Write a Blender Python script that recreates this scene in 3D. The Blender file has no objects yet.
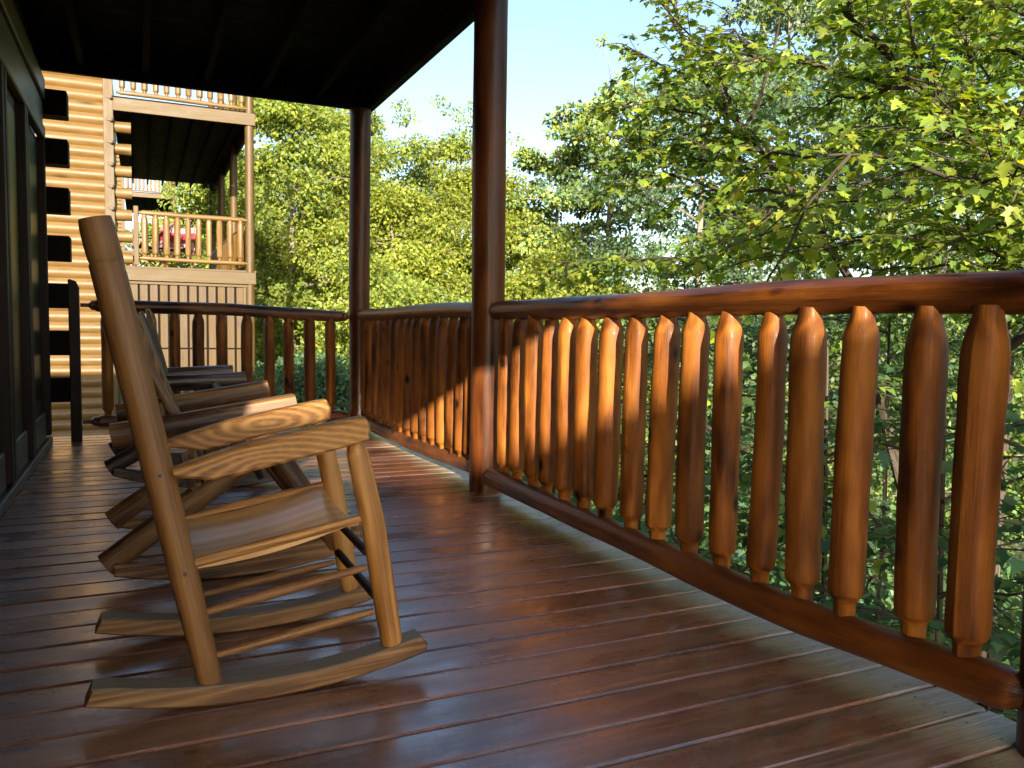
import bpy, bmesh, math, random
import numpy as np
from mathutils import Vector, Matrix

random.seed(7)
RNG = np.random.default_rng(11)
SC = bpy.context.scene
COL = SC.collection
R = math.radians
XW, XE, YN, YF = -.62, 1.86, -2.4, 6.96     # porch: house wall, outer edge, near end, far end

# ------------------------------------------------------------------ camera
F, YAW, PITCH, ROLL, EYE = 811.0, R(24.6), R(-4.2), R(1.0), 0.913
fw = np.array([math.sin(YAW)*math.cos(PITCH), math.cos(YAW)*math.cos(PITCH), math.sin(PITCH)])
r0 = np.array([math.cos(YAW), -math.sin(YAW), 0.0]); u0 = np.cross(r0, fw)
RT = math.cos(ROLL)*r0 + math.sin(ROLL)*u0
UP = math.cos(ROLL)*u0 - math.sin(ROLL)*r0
CAM = np.array([0, 0, EYE])

def at(px, py, d):
    """world point seen at pixel (px,py), d metres of depth away"""
    return CAM + d*(fw + RT*(px-512)/F + UP*(384-py)/F)

cd = bpy.data.cameras.new('camera'); cam = bpy.data.objects.new('camera', cd); COL.objects.link(cam)
cd.sensor_width = 36.0; cd.lens = F/1024*36; cd.clip_start = 0.05; cd.clip_end = 2000
m = Matrix(((RT[0], UP[0], -fw[0], 0), (RT[1], UP[1], -fw[1], 0), (RT[2], UP[2], -fw[2], EYE), (0, 0, 0, 1)))
cam.matrix_world = m
SC.camera = cam

# ------------------------------------------------------------------ light
SUN = np.array([-0.25, -0.94, 0.300]); SUN /= np.linalg.norm(SUN)
elev = math.asin(SUN[2]); azim = math.atan2(SUN[0], SUN[1])
wd = bpy.data.worlds.new('World'); SC.world = wd; wd.use_nodes = True
nt = wd.node_tree; sky = nt.nodes.new('ShaderNodeTexSky'); sky.sky_type = 'NISHITA'; sky.sun_disc = False
sky.sun_elevation = elev; sky.sun_rotation = azim % (2*math.pi); sky.air_density = 1.0; sky.dust_density = 1.8; sky.ozone_density = 1.6
nt.links.new(sky.outputs[0], nt.nodes['Background'].inputs[0]); nt.nodes['Background'].inputs[1].default_value = 0.118
sd = bpy.data.lights.new('sun', 'SUN'); sd.energy = 5.0; sd.angle = R(0.55); sd.color = (1.0, 0.89, 0.72)
so = bpy.data.objects.new('sun', sd); COL.objects.link(so)
so.rotation_euler = Vector(SUN).to_track_quat('Z', 'Y').to_euler()
SC.view_settings.view_transform = 'Standard'; SC.view_settings.look = 'None'
SC.view_settings.exposure = 1.65; SC.view_settings.gamma = 1.0
SC.cycles.max_bounces = 10; SC.cycles.diffuse_bounces = 6; SC.cycles.transparent_max_bounces = 8
SC.cycles.use_denoising = True
SC.cycles.sample_clamp_indirect = 8.0

# ------------------------------------------------------------------ materials
def nodes(name):
    mt = bpy.data.materials.new(name); mt.use_nodes = True
    t = mt.node_tree
    return mt, t, t.nodes['Principled BSDF']

def N(t, kind, **kw):
    n = t.nodes.new(kind)
    for k, v in kw.items():
        if k.startswith('i_'):
            key = k[2:]
            n.inputs[int(key) if key.isdigit() else key].default_value = v
        else:
            setattr(n, k, v)
    return n

def ramp(t, src, stops):
    r = t.nodes.new('ShaderNodeValToRGB')
    e = r.color_ramp.elements
    while len(e) < len(stops): e.new(0.5)
    for i, (p, c) in enumerate(stops):
        e[i].position = p; e[i].color = (*c, 1) if len(c) == 3 else c
    t.links.new(src, r.inputs[0])
    return r.outputs[0]

def math_n(t, op, a, b=None, c=None):
    n = N(t, 'ShaderNodeMath', operation=op)
    for i, v in enumerate((a, b, c)):
        if v is None: continue
        if isinstance(v, (int, float)): n.inputs[i].default_value = v
        else: t.links.new(v, n.inputs[i])
    return n.outputs[0]

def mixc(t, fac, a, b, mode='MIX'):
    n = N(t, 'ShaderNodeMix', data_type='RGBA', blend_type=mode)
    for i, v in ((0, fac), (6, a), (7, b)):
        if isinstance(v, (int, float)): n.inputs[i].default_value = v
        elif isinstance(v, tuple): n.inputs[i].default_value = (*v, 1)
        else: t.links.new(v, n.inputs[i])
    return n.outputs[2]

def scaled(t, vec, s):
    n = N(t, 'ShaderNodeVectorMath', operation='MULTIPLY'); t.links.new(vec, n.inputs[0]); n.inputs[1].default_value = s
    return n.outputs[0]

def noise(t, vec, scale=1.0, detail=3.0, rough=0.55, dist=0.0):
    n = N(t, 'ShaderNodeTexNoise'); t.links.new(vec, n.inputs['Vector'])
    n.inputs['Scale'].default_value = scale; n.inputs['Detail'].default_value = detail
    n.inputs['Roughness'].default_value = rough; n.inputs['Distortion'].default_value = dist
    return n.outputs['Fac']

def wood(name, dark, mid, light, rough=(0.35, 0.55), rings=70.0, ring_amt=0.5, fiber_amt=0.35, patch_amt=0.5,
         knots=0.8, coat=0.0, bump=0.25, vary=0.25, spec=0.5, worn=None, knot_scale=(2.6, 9, 9), ring_wob=0.03):
    mt, t, b = nodes(name)
    g = N(t, 'ShaderNodeAttribute', attribute_name='gc').outputs['Vector']
    wob = N(t, 'ShaderNodeTexNoise'); t.links.new(scaled(t, g, (2.2, 9, 9)), wob.inputs['Vector']); wob.inputs['Scale'].default_value = 1.0; wob.inputs['Detail'].default_value = 2.0
    sub = N(t, 'ShaderNodeVectorMath', operation='SUBTRACT'); t.links.new(wob.outputs['Color'], sub.inputs[0]); sub.inputs[1].default_value = (.5, .5, .5)
    ad = N(t, 'ShaderNodeVectorMath', operation='MULTIPLY_ADD'); t.links.new(sub.outputs[0], ad.inputs[0]); ad.inputs[1].default_value = (0, ring_wob, ring_wob); t.links.new(g, ad.inputs[2])
    flat = scaled(t, ad.outputs[0], (0, 1, 1))
    ln = N(t, 'ShaderNodeVectorMath', operation='LENGTH'); t.links.new(flat, ln.inputs[0])
    sn = math_n(t, 'SINE', math_n(t, 'MULTIPLY', ln.outputs['Value'], rings*6.283))
    ring = math_n(t, 'MULTIPLY_ADD', sn, 0.5, 0.5)
    ring = math_n(t, 'POWER', ring, 1.6)
    fib = noise(t, scaled(t, g, (5, 190, 190)), 1.0, 4.0, 0.6)
    pat = noise(t, scaled(t, g, (2.2, 9, 9)), 1.0, 4.0, 0.6)
    a = math_n(t, 'MULTIPLY_ADD', math_n(t, 'SUBTRACT', ring, 0.5), ring_amt, 0.5)
    a = math_n(t, 'MULTIPLY_ADD', math_n(t, 'SUBTRACT', fib, 0.5), fiber_amt*2, a)
    a = math_n(t, 'MULTIPLY_ADD', math_n(t, 'SUBTRACT', pat, 0.5), patch_amt*2, a)
    col = ramp(t, a, [(0.12, dark), (0.5, mid), (0.9, light)])
    oi = N(t, 'ShaderNodeObjectInfo')
    v = math_n(t, 'MULTIPLY_ADD', oi.outputs['Random'], vary*2, 1-vary)
    hsv = N(t, 'ShaderNodeHueSaturation'); t.links.new(col, hsv.inputs['Color']); t.links.new(v, hsv.inputs['Value'])
    col = hsv.outputs[0]
    if knots > 0:
        vo = N(t, 'ShaderNodeTexVoronoi'); t.links.new(scaled(t, g, knot_scale), vo.inputs['Vector']); vo.inputs['Scale'].default_value = 1.0
        sep = N(t, 'ShaderNodeSeparateColor'); t.links.new(vo.outputs['Color'], sep.inputs[0])
        has = math_n(t, 'GREATER_THAN', sep.outputs[0], 0.45)
        dist = math_n(t, 'ADD', vo.outputs['Distance'], math_n(t, 'MULTIPLY', math_n(t, 'SUBTRACT', fib, 0.5), 0.18))
        k = math_n(t, 'SUBTRACT', 1.0, math_n(t, 'DIVIDE', dist, 0.24))
        k = N(t, 'ShaderNodeClamp'); 
        kk = math_n(t, 'SUBTRACT', 1.0, math_n(t, 'DIVIDE', dist, 0.24)); t.links.new(kk, k.inputs[0])
        kf = math_n(t, 'MULTIPLY', math_n(t, 'MULTIPLY', k.outputs[0], has), knots*1.4)
        col = mixc(t, kf, col, tuple(c*0.28 for c in dark))
    if worn:
        col = worn(t, col, fib)
    t.links.new(col, b.inputs['Base Color'])
    rr = N(t, 'ShaderNodeMapRange'); t.links.new(pat, rr.inputs[0]); rr.inputs[1].default_value = 0.3; rr.inputs[2].default_value = 0.7
    rr.inputs[3].default_value = rough[0]; rr.inputs[4].default_value = rough[1]
    t.links.new(rr.outputs[0], b.inputs['Roughness'])
    b.inputs['Specular IOR Level'].default_value = spec
    b.inputs['Coat Weight'].default_value = coat; b.inputs['Coat Roughness'].default_value = 0.2
    if bump:
        h = math_n(t, 'MULTIPLY_ADD', pat, 1.2, math_n(t, 'MULTIPLY_ADD', ring, 0.25, fib))
        bp = N(t, 'ShaderNodeBump'); bp.inputs['Strength'].default_value = bump; bp.inputs['Distance'].default_value = 0.004
        t.links.new(h, bp.inputs['Height']); t.links.new(bp.outputs[0], b.inputs['Normal'])
    return mt

def plain(name, col, rough=0.6, metal=0.0, var=0.15, scale=30):
    mt, t, b = nodes(name)
    tc = N(t, 'ShaderNodeTexCoord')
    n = noise(t, tc.outputs['Object'], scale, 4.0)
    c = ramp(t, n, [(0.25, tuple(x*(1-var) for x in col)), (0.75, tuple(min(1, x*(1+var)) for x in col))])
    t.links.new(c, b.inputs['Base Color']); b.inputs['Roughness'].default_value = rough; b.inputs['Metallic'].default_value = metal
    return mt

M = {}
# varnished railing logs
M['rail'] = wood('varnished_log', (.042, .0115, .002), (.200, .062, .008), (.36, .130, .018), spec=.22, rough=(.44, .62), rings=55, ring_amt=.22, fiber_amt=.16,
                 patch_amt=.85, knots=1.2, coat=.04, bump=.45, vary=.24, knot_scale=(6, 9, 9))
M['rail_log'] = wood('varnished_rail_log', (.030, .0085, .002), (.130, .038, .007), (.25, .083, .014), spec=.35, rough=(.30, .46), rings=55, ring_amt=.22, fiber_amt=.2,
                 patch_amt=.9, knots=1.2, coat=.10, bump=.45, vary=.10, knot_scale=(5, 9, 9))
M['post'] = wood('varnished_post', (.026, .008, .002), (.078, .022, .005), (.14, .042, .009), spec=.26, rough=(.30, .45), rings=50, ring_amt=.25, fiber_amt=.35, patch_amt=.7, knots=.8, coat=.08, bump=.25, vary=.10)
M['oak'] = wood('oiled_oak', (.20, .074, .015), (.46, .210, .050), (.60, .32, .098), rough=(.42, .6), rings=78, ring_amt=.46, fiber_amt=.34, patch_amt=.36, knots=0, coat=.08, bump=.2, vary=.06, ring_wob=.035)
M['oak_seat_lit'] = wood('oak_seat_sky_lit', (.46, .210, .060), (.72, .39, .135), (.80, .50, .21), rough=(.32, .44), rings=34, ring_amt=.28, fiber_amt=.22, patch_amt=.25, knots=0, coat=.45, bump=.06, vary=.03, ring_wob=.02)  # lighter copy of the oak: sky light on the seat put into colour
M['oak_round'] = wood('oak_turned', (.115, .046, .011), (.25, .112, .030), (.35, .175, .052), rough=(.42, .6), rings=40, ring_amt=.25, fiber_amt=.45, patch_amt=.5, knots=0, coat=.05, bump=.25, vary=.06)

def grey_top(t, col, fib):
    ge = N(t, 'ShaderNodeNewGeometry'); sep = N(t, 'ShaderNodeSeparateXYZ'); t.links.new(ge.outputs['Normal'], sep.inputs[0])
    f = N(t, 'ShaderNodeMapRange'); t.links.new(sep.outputs[2], f.inputs[0]); f.inputs[1].default_value = .55; f.inputs[2].default_value = .9
    f.inputs[3].default_value = 0; f.inputs[4].default_value = .8
    return mixc(t, f.outputs[0], col, (.17, .16, .125))
M['rocker'] = wood('weathered_runner', (.11, .046, .014), (.26, .128, .042), (.38, .215, .08), rough=(.4, .6), rings=80, ring_amt=.4, fiber_amt=.5, patch_amt=.5, knots=.7, bump=.35, vary=.06, worn=grey_top)
M['log_brown'] = wood('brown_log', (.048, .019, .007), (.190, .088, .028), (.38, .19, .065), rough=(.42, .6), rings=45, ring_amt=.4, fiber_amt=.5, patch_amt=.7, knots=.9, coat=.05, bump=.4, vary=.12)
M['honey'] = wood('honey_log', (.092, .046, .010), (.136, .074, .018), (.172, .102, .031), rough=(.4, .6), rings=30, ring_amt=.2, fiber_amt=.3, patch_amt=.35, knots=.6, coat=.05, bump=.1, vary=.05, knot_scale=(1.2, 6, 6))
M['honey_trim'] = wood('honey_trim', (.048, .025, .004), (.076, .044, .008), (.10, .062, .013), rough=(.5, .65), rings=30, ring_amt=.2, fiber_amt=.3, patch_amt=.3, knots=.3, bump=.1, vary=.04)
M['siding'] = wood('cedar_siding', (.036, .016, .002), (.070, .037, .005), (.100, .057, .010), rough=(.5, .7), rings=30, ring_amt=.2, fiber_amt=.3, patch_amt=.5, knots=.3, bump=.1, vary=.05)
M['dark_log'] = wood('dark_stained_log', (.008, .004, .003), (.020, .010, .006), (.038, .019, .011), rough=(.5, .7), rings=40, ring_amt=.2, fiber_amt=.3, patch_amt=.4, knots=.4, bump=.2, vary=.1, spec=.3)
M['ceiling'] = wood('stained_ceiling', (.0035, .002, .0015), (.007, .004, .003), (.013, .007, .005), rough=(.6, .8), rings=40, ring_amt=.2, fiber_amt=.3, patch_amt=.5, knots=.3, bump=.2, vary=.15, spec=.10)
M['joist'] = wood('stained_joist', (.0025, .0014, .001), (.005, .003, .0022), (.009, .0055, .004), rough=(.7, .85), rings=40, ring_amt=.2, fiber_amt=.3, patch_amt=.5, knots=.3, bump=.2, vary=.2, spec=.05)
M['shade_tinted_rocker'] = wood('shade_tinted_log', (.020, .011, .008), (.060, .033, .022), (.12, .07, .045), rough=(.3, .45), rings=45, ring_amt=.4, fiber_amt=.5, patch_amt=.7, knots=.9, coat=.15, bump=.4, vary=.12)  # darker copy of the brown log: shade at the far end put into colour
M['trim_board'] = wood('grey_trim_board', (.060, .050, .038), (.100, .085, .066), (.15, .13, .105), rough=(.4, .6), rings=30, ring_amt=.2, fiber_amt=.3, patch_amt=.5, knots=.1, bump=.2, vary=.05)  # lighter and greyer than the wall logs
M['grey_board'] = wood('grey_board', (.030, .022, .016), (.055, .042, .032), (.09, .075, .06), rough=(.4, .6), rings=30, ring_amt=.2, fiber_amt=.3, patch_amt=.5, knots=.2, bump=.2, vary=.08)
M['iron'] = plain('rusty_iron', (.07, .045, .03), .55, .6)
M['glass'] = plain('dark_glass', (.008, .007, .007), .30, 0, .1)
M['glass'].node_tree.nodes['Principled BSDF'].inputs['Specular IOR Level'].default_value = .25
M['red'] = None

def deck_worn(t, col, fib):
    tc = N(t, 'ShaderNodeTexCoord'); sep = N(t, 'ShaderNodeSeparateXYZ'); t.links.new(tc.outputs['Object'], sep.inputs[0])
    n1 = noise(t, scaled(t, tc.outputs['Object'], (3.5, 9, 1)), 1.0, 6.0, .7)
    x = math_n(t, 'MULTIPLY_ADD', math_n(t, 'SUBTRACT', n1, .5), .42, sep.outputs[0])
    f = N(t, 'ShaderNodeMapRange'); t.links.new(x, f.inputs[0]); f.inputs[1].default_value = 1.56; f.inputs[2].default_value = 1.80; f.inputs[3].default_value = 0; f.inputs[4].default_value = .9
    grey = ramp(t, fib, [(.3, (.29, .225, .175)), (.7, (.58, .49, .41))])
    col = mixc(t, f.outputs[0], col, grey)
    global DECK_WEAR; DECK_WEAR = f.outputs[0]
    # scuffs rubbed through the stain
    n2 = noise(t, scaled(t, tc.outputs['Object'], (7, 26, 1)), 1.0, 6.0, .7, .6)
    sc_ = N(t, 'ShaderNodeMapRange'); t.links.new(n2, sc_.inputs[0]); sc_.inputs[1].default_value = .55; sc_.inputs[2].default_value = .72; sc_.inputs[3].default_value = 0; sc_.inputs[4].default_value = .6
    col = mixc(t, sc_.outputs[0], col, (.27, .155, .095))
    n3 = noise(t, scaled(t, tc.outputs['Object'], (5, 22, 1)), 1.7, 6.0, .75, .3)
    dk = N(t, 'ShaderNodeMapRange'); t.links.new(n3, dk.inputs[0]); dk.inputs[1].default_value = .60; dk.inputs[2].default_value = .70; dk.inputs[3].default_value = 0; dk.inputs[4].default_value = .55
    col = mixc(t, dk.outputs[0], col, (.018, .010, .008))
    global DECK_TONE, DECK_BLOT
    bi = math_n(t, 'FLOOR', math_n(t, 'DIVIDE', math_n(t, 'SUBTRACT', sep.outputs[1], YN), .1405))
    wn = N(t, 'ShaderNodeTexWhiteNoise', noise_dimensions='1D'); t.links.new(bi, wn.inputs['W']); DECK_TONE = wn.outputs['Value']
    hs = N(t, 'ShaderNodeHueSaturation'); t.links.new(col, hs.inputs['Color']); t.links.new(math_n(t, 'MULTIPLY_ADD', DECK_TONE, .65, .70), hs.inputs['Value']); t.links.new(math_n(t, 'MULTIPLY_ADD', wn.outputs['Value'], -.25, 1.1), hs.inputs['Saturation']); col = hs.outputs[0]
    DECK_BLOT = noise(t, scaled(t, tc.outputs['Object'], (2.2, 5, 1)), 1.3, 5.0, .68)
    xg = math_n(t, 'MULTIPLY', math_n(t, 'SUBTRACT', math_n(t, 'FRACT', math_n(t, 'DIVIDE', math_n(t, 'ADD', sep.outputs[0], .56), .42)), .5), .42)
    yf = math_n(t, 'FRACT', math_n(t, 'DIVIDE', math_n(t, 'SUBTRACT', sep.outputs[1], YN), .1405))
    yg = math_n(t, 'MULTIPLY', math_n(t, 'SUBTRACT', math_n(t, 'ABSOLUTE', math_n(t, 'SUBTRACT', yf, .5)), .30), .1405)
    rd = math_n(t, 'SQRT', math_n(t, 'ADD', math_n(t, 'MULTIPLY', xg, xg), math_n(t, 'MULTIPLY', yg, yg)))
    col = mixc(t, math_n(t, 'MULTIPLY', math_n(t, 'LESS_THAN', rd, .0042), .85), col, (.030, .022, .018))
    vo = N(t, 'ShaderNodeTexVoronoi'); t.links.new(tc.outputs['Object'], vo.inputs['Vector']); vo.inputs['Scale'].default_value = 15
    s2 = N(t, 'ShaderNodeSeparateColor'); t.links.new(vo.outputs['Color'], s2.inputs[0])
    fl = math_n(t, 'MULTIPLY', math_n(t, 'LESS_THAN', vo.outputs['Distance'], .045), math_n(t, 'GREATER_THAN', s2.outputs[0], .72))
    col = mixc(t, math_n(t, 'MULTIPLY', fl, .8), col, (.42, .38, .32))
    return col
M['deck'] = wood('stained_decking', (.058, .020, .010), (.165, .058, .028), (.29, .122, .062), spec=.7, rough=(.30, .48), rings=45, ring_amt=.25, fiber_amt=.35, patch_amt=.85, knots=.5, coat=.75, bump=.3, vary=.0, worn=deck_worn, knot_scale=(1.5, 8, 8))
M['dirt'] = plain('gap_dust', (.34, .20, .095), 1.0, 0, .5, 8)
M['dirt'].node_tree.nodes['Principled BSDF'].inputs['Specular IOR Level'].default_value = 0

_t = M['deck'].node_tree; _b = _t.nodes['Principled BSDF']
_t.links.new(math_n(_t, 'MULTIPLY_ADD', DECK_WEAR, -1.0, 1.0), _b.inputs['Coat Weight']); _b.inputs['Coat IOR'].default_value = 1.9
_r = N(_t, 'ShaderNodeMapRange'); _t.links.new(DECK_BLOT, _r.inputs[0]); _r.inputs[1].default_value = .35; _r.inputs[2].default_value = .65; _r.inputs[3].default_value = .14; _r.inputs[4].default_value = .42
_t.links.new(math_n(_t, 'MULTIPLY_ADD', DECK_TONE, .08, _r.outputs[0]), _b.inputs['Coat Roughness'])
_t.links.new(math_n(_t, 'MULTIPLY_ADD', DECK_WEAR, -.62, .7), _b.inputs['Specular IOR Level'])

def leaf_mat(name, trans=.50, gloss=.022, rough=.5):
    mt = bpy.data.materials.new(name); mt.use_nodes = True; t = mt.node_tree
    t.nodes.remove(t.nodes['Principled BSDF']); out = t.nodes['Material Output']
    c = N(t, 'ShaderNodeAttribute', attribute_name='lc').outputs['Color']
    d = N(t, 'ShaderNodeBsdfDiffuse'); tr = N(t, 'ShaderNodeBsdfTranslucent'); gl = N(t, 'ShaderNodeBsdfGlossy'); gl.inputs['Roughness'].default_value = rough
    t.links.new(c, d.inputs['Color'])
    hs = N(t, 'ShaderNodeHueSaturation'); hs.inputs['Hue'].default_value = .485; hs.inputs['Saturation'].default_value = 1.1; hs.inputs['Value'].default_value = 1.35; t.links.new(c, hs.inputs['Color']); t.links.new(hs.outputs[0], tr.inputs['Color'])
    m1 = N(t, 'ShaderNodeMixShader'); m1.inputs[0].default_value = trans; t.links.new(d.outputs[0], m1.inputs[1]); t.links.new(tr.outputs[0], m1.inputs[2])
    m2 = N(t, 'ShaderNodeMixShader'); m2.inputs[0].default_value = gloss; t.links.new(m1.outputs[0], m2.inputs[1]); t.links.new(gl.outputs[0], m2.inputs[2])
    t.links.new(m2.outputs[0], out.inputs[0])
    return mt
M['leaf'] = leaf_mat('leaf'); M['needle'] = leaf_mat('needle', .2, .04, .5)
M['bark'] = wood('tree_bark', (.025, .019, .013), (.060, .047, .034), (.11, .09, .068), rough=(.8, .95), rings=60, ring_amt=.3, fiber_amt=.8, patch_amt=.8, knots=.3, bump=.8, vary=.1, spec=.2)

M['bark_pale'] = wood('pale_bark', (.10, .08, .06), (.20, .17, .13), (.32, .28, .22), rough=(.8, .95), rings=60, ring_amt=.3, fiber_amt=.8, patch_amt=.8, knots=.3, bump=.8, vary=.1, spec=.2)

# ------------------------------------------------------------------ mesh builder
class MB:
    """collects rounded logs, chamfered boards and prisms; build() links them as ONE mesh object"""
    def __init__(s): s.v = []; s.f = []; s.g = []; s.n = 0
    def add(s, verts, faces, gc):
        verts = np.asarray(verts, float)
        s.v.append(verts); s.g.append(np.asarray(gc, float))
        s.f += [tuple(i+s.n for i in f) for f in faces]
        s.n += len(verts)
    def tube(s, path, radii, seg=14, lump=0.0, facet=0.0, flat=None, heart=0.012, dome=0.35, hew=0.0, flats=0.0):
        path = np.asarray(path, float); n = len(path)
        radii = np.broadcast_to(np.asarray(radii, float), (n,)).copy()
        tang = np.gradient(path, axis=0); tang /= np.linalg.norm(tang, axis=1)[:, None]
        ref = np.array([0, 0, 1.0]) if abs(tang[0][2]) < .85 else np.array([0, 1.0, 0])
        ph = random.uniform(0, 6.28, ); off = np.array([random.uniform(0, 40), random.uniform(-heart, heart), random.uniform(-heart, heart)])
        sarc = np.concatenate([[0], np.cumsum(np.linalg.norm(np.diff(path, axis=0), axis=1))])
        th = np.linspace(0, 2*np.pi, seg, endpoint=False)
        p1, p2, p3 = [random.uniform(0, 6.28) for _ in range(3)]
        V = []; G = []; hp = random.uniform(0, 6); ht = np.random.default_rng(random.randrange(9999)).random((9, 12))
        fr = np.random.default_rng(random.randrange(9999)); fa = np.sort(fr.uniform(0, 6.283, 9)); fk = fr.uniform(2, 7, 9); fp = fr.uniform(0, 6.28, 9); fd = fr.uniform(.93, .985, 9)
        for i in range(n):
            b = np.cross(ref, tang[i]); b /= np.linalg.norm(b); c = np.cross(tang[i], b)
            rr = radii[i]*np.ones(seg)
            if lump: rr *= 1 + lump*(np.sin(2*th+p1+sarc[i]*3)*.5 + np.sin(3*th+p2-sarc[i]*7)*.35 + np.sin(th*1+p3+sarc[i]*11)*.4)
            if facet: rr *= 1 - facet*np.maximum(0, np.cos(5*(th+p2)+np.sin(sarc[i]*9+p1)*2))**2
            if flats:
                for q_ in range(9):
                    cs = np.cos(th-fa[q_]); dd = fd[q_]+flats*math.sin(sarc[i]*fk[q_]+fp[q_])
                    rr = np.where(cs > .3, np.minimum(rr, radii[i]*dd/np.maximum(cs, .3)), rr)
            cb = np.cos(th)*rr; cc = np.sin(th)*rr
            if hew:
                sec = ((th+hp)/(2*np.pi)*9).astype(int) % 9; bl = (sarc[i]/.13+sec*.37).astype(int) % 12
                rr = rr*(1-hew*ht[sec, bl])
                cb = np.cos(th)*rr; cc = np.sin(th)*rr
            if flat is not None: cc = np.minimum(cc, flat*radii[i])
            V.append(path[i] + np.outer(cb, b) + np.outer(cc, c))
            G.append(np.stack([np.full(seg, sarc[i]+off[0]), cb+off[1], cc+off[2]], 1))
        V = np.concatenate(V); G = np.concatenate(G)
        fs = []
        for i in range(n-1):
            for k in range(seg):
                k2 = (k+1) % seg
                fs.append((i*seg+k, i*seg+k2, (i+1)*seg+k2, (i+1)*seg+k))
        # domed end grain
        extra = []; eg = []
        base = len(V)
        for e, (i, sg) in enumerate(((0, -1), (n-1, 1))):
            extra.append(path[i] + sg*tang[i]*radii[i]*dome*.5); eg.append([sarc[i]+off[0], off[1], off[2]])
            for k in range(seg):
                k2 = (k+1) % seg
                fs.append((i*seg+k2, i*seg+k, base+e) if sg < 0 else (i*seg+k, i*seg+k2, base+e))
        s.add(np.concatenate([V, extra]), fs, np.concatenate([G, eg]))
    def log(s, a, b, r, n=10, seg=14, bend=0.0, lump=.04, facet=0.0, tip=0.0, tip_r=.5, tip_b=None, flat=None, dome=.35):
        """a log from a to b, optionally whittled down to a tenon at the ends"""
        a = np.asarray(a, float); b = np.asarray(b, float); L = np.linalg.norm(b-a)
        ts = list(np.linspace(0, 1, n)); rad = {}
        if tip:
            tb = tip if tip_b is None else tip_b
            ts = [0, tip*.45/L, tip/L] + [x for x in ts if tip/L+.01 < x < 1-tb/L-.01] + [1-tb/L, 1-tb*.45/L, 1]
        d = (b-a)/L; side = np.cross(d, [0.3, 0.2, 1]); side /= np.linalg.norm(side)
        pts = []; rs = []
        k1, k2 = random.uniform(0, 6), random.uniform(0, 6)
        for t in ts:
            p = a + (b-a)*t + side*bend*math.sin(math.pi*t) + np.cross(d, side)*bend*.6*math.sin(2*math.pi*t+k1)
            rr = r*(1+.035*math.sin(5*t+k2)) if lump else r
            if tip and (t <= tip*.5/L or t >= 1-tb*.5/L): rr = r*tip_r
            elif tip and (t <= tip/L+1e-6 or t >= 1-tb/L-1e-6): rr = r*.97
            pts.append(p); rs.append(rr)
        s.tube(pts, rs, seg, lump, facet, flat, dome=dome)
    def box(s, c, size, bev=.004, axis=None, rot=None, heart=None):
        c = np.asarray(c, float); sz = np.asarray(size, float)
        bm = bmesh.new(); bmesh.ops.create_cube(bm, size=1.0)
        for v in bm.verts: v.co = Vector([v.co[i]*sz[i] for i in range(3)])
        if bev: bmesh.ops.bevel(bm, geom=bm.edges[:], offset=min(bev, min(sz)*.3), segments=1, affect='EDGES')
        V = np.array([v.co[:] for v in bm.verts]); fs = [[v.index for v in f.verts] for f in bm.faces]; bm.free()
        ax = int(np.argmax(sz)) if axis is None else axis
        order = [ax, (ax+1) % 3, (ax+2) % 3]
        h = heart if heart is not None else (random.uniform(-.05, .05), random.uniform(.03, .1))
        tilt = random.uniform(-.03, .03)
        G = V[:, order].copy(); G[:, 2] += tilt*G[:, 0] + h[1]; G[:, 1] += h[0]; G[:, 0] += random.uniform(0, 40)
        if rot is not None: V = V @ np.asarray(rot).T
        s.add(V+c, fs, G)
    def prism(s, outline, y0, y1, bev=.006, tilt=.12, heart=(.02, .03), oval=None):
        """outline of (x,z) points, counter-clockwise, thickened from y0 to y1 with eased edges"""
        P = np.asarray(outline, float); n = len(P); cen = P.mean(0)
        nx = np.roll(P, -1, 0)-np.roll(P, 1, 0); nm = np.stack([nx[:, 1], -nx[:, 0]], 1); nm /= np.linalg.norm(nm, axis=1)[:, None]+1e-9
        In = P - nm*bev
        V = []
        for Q, y in ((In, y0), (P, y0+bev), (P, y1-bev), (In, y1)):
            V.append(np.stack([Q[:, 0], np.full(n, y), Q[:, 1]], 1))
        V = np.concatenate(V); fs = []
        for i in range(3):
            for k in range(n):
                k2 = (k+1) % n
                fs.append((i*n+k, i*n+k2, (i+1)*n+k2, (i+1)*n+k))
        fs.append(tuple(range(n-1, -1, -1))); fs.append(tuple(range(3*n, 4*n)))
        G = V.copy(); x0 = P[:, 0].mean(); G[:, 2] = V[:, 2]-cen[1] + heart[1] - tilt*(V[:, 0]-x0); G[:, 1] = V[:, 1]-y0+heart[0]
        if oval is not None:
            G[:, 1] = .27*(V[:, 0]-oval[0]) + .25*(V[:, 1]-y0); G[:, 2] = V[:, 2]-oval[1]-.10*(V[:, 0]-oval[0])
        G[:, 0] += random.uniform(0, 40)
        s.add(V, fs, G)
    def grid(s, P, gc=None, thick=0.0):
        """P: (a,b,3) grid of points; thick: closed slab below it"""
        P = np.asarray(P, float); a, b = P.shape[:2]
        V = P.reshape(-1, 3); fs = [(i*b+j, (i+1)*b+j, (i+1)*b+j+1, i*b+j+1) for i in range(a-1) for j in range(b-1)]
        if thick:
            k = len(V); V = np.concatenate([V, V-[0, 0, thick]])
            fs += [tuple(reversed([x+k for x in f])) for f in fs]
            edge = [i*b for i in range(a)] + [(a-1)*b+j for j in range(1, b)] + [i*b+b-1 for i in range(a-2, -1, -1)] + [j for j in range(b-2, 0, -1)]
            for q in range(len(edge)):
                e, f = edge[q], edge[(q+1) % len(edge)]
                fs.append((f, e, e+k, f+k))
        s.add(V, fs, V.copy() if gc is None else gc)
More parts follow.
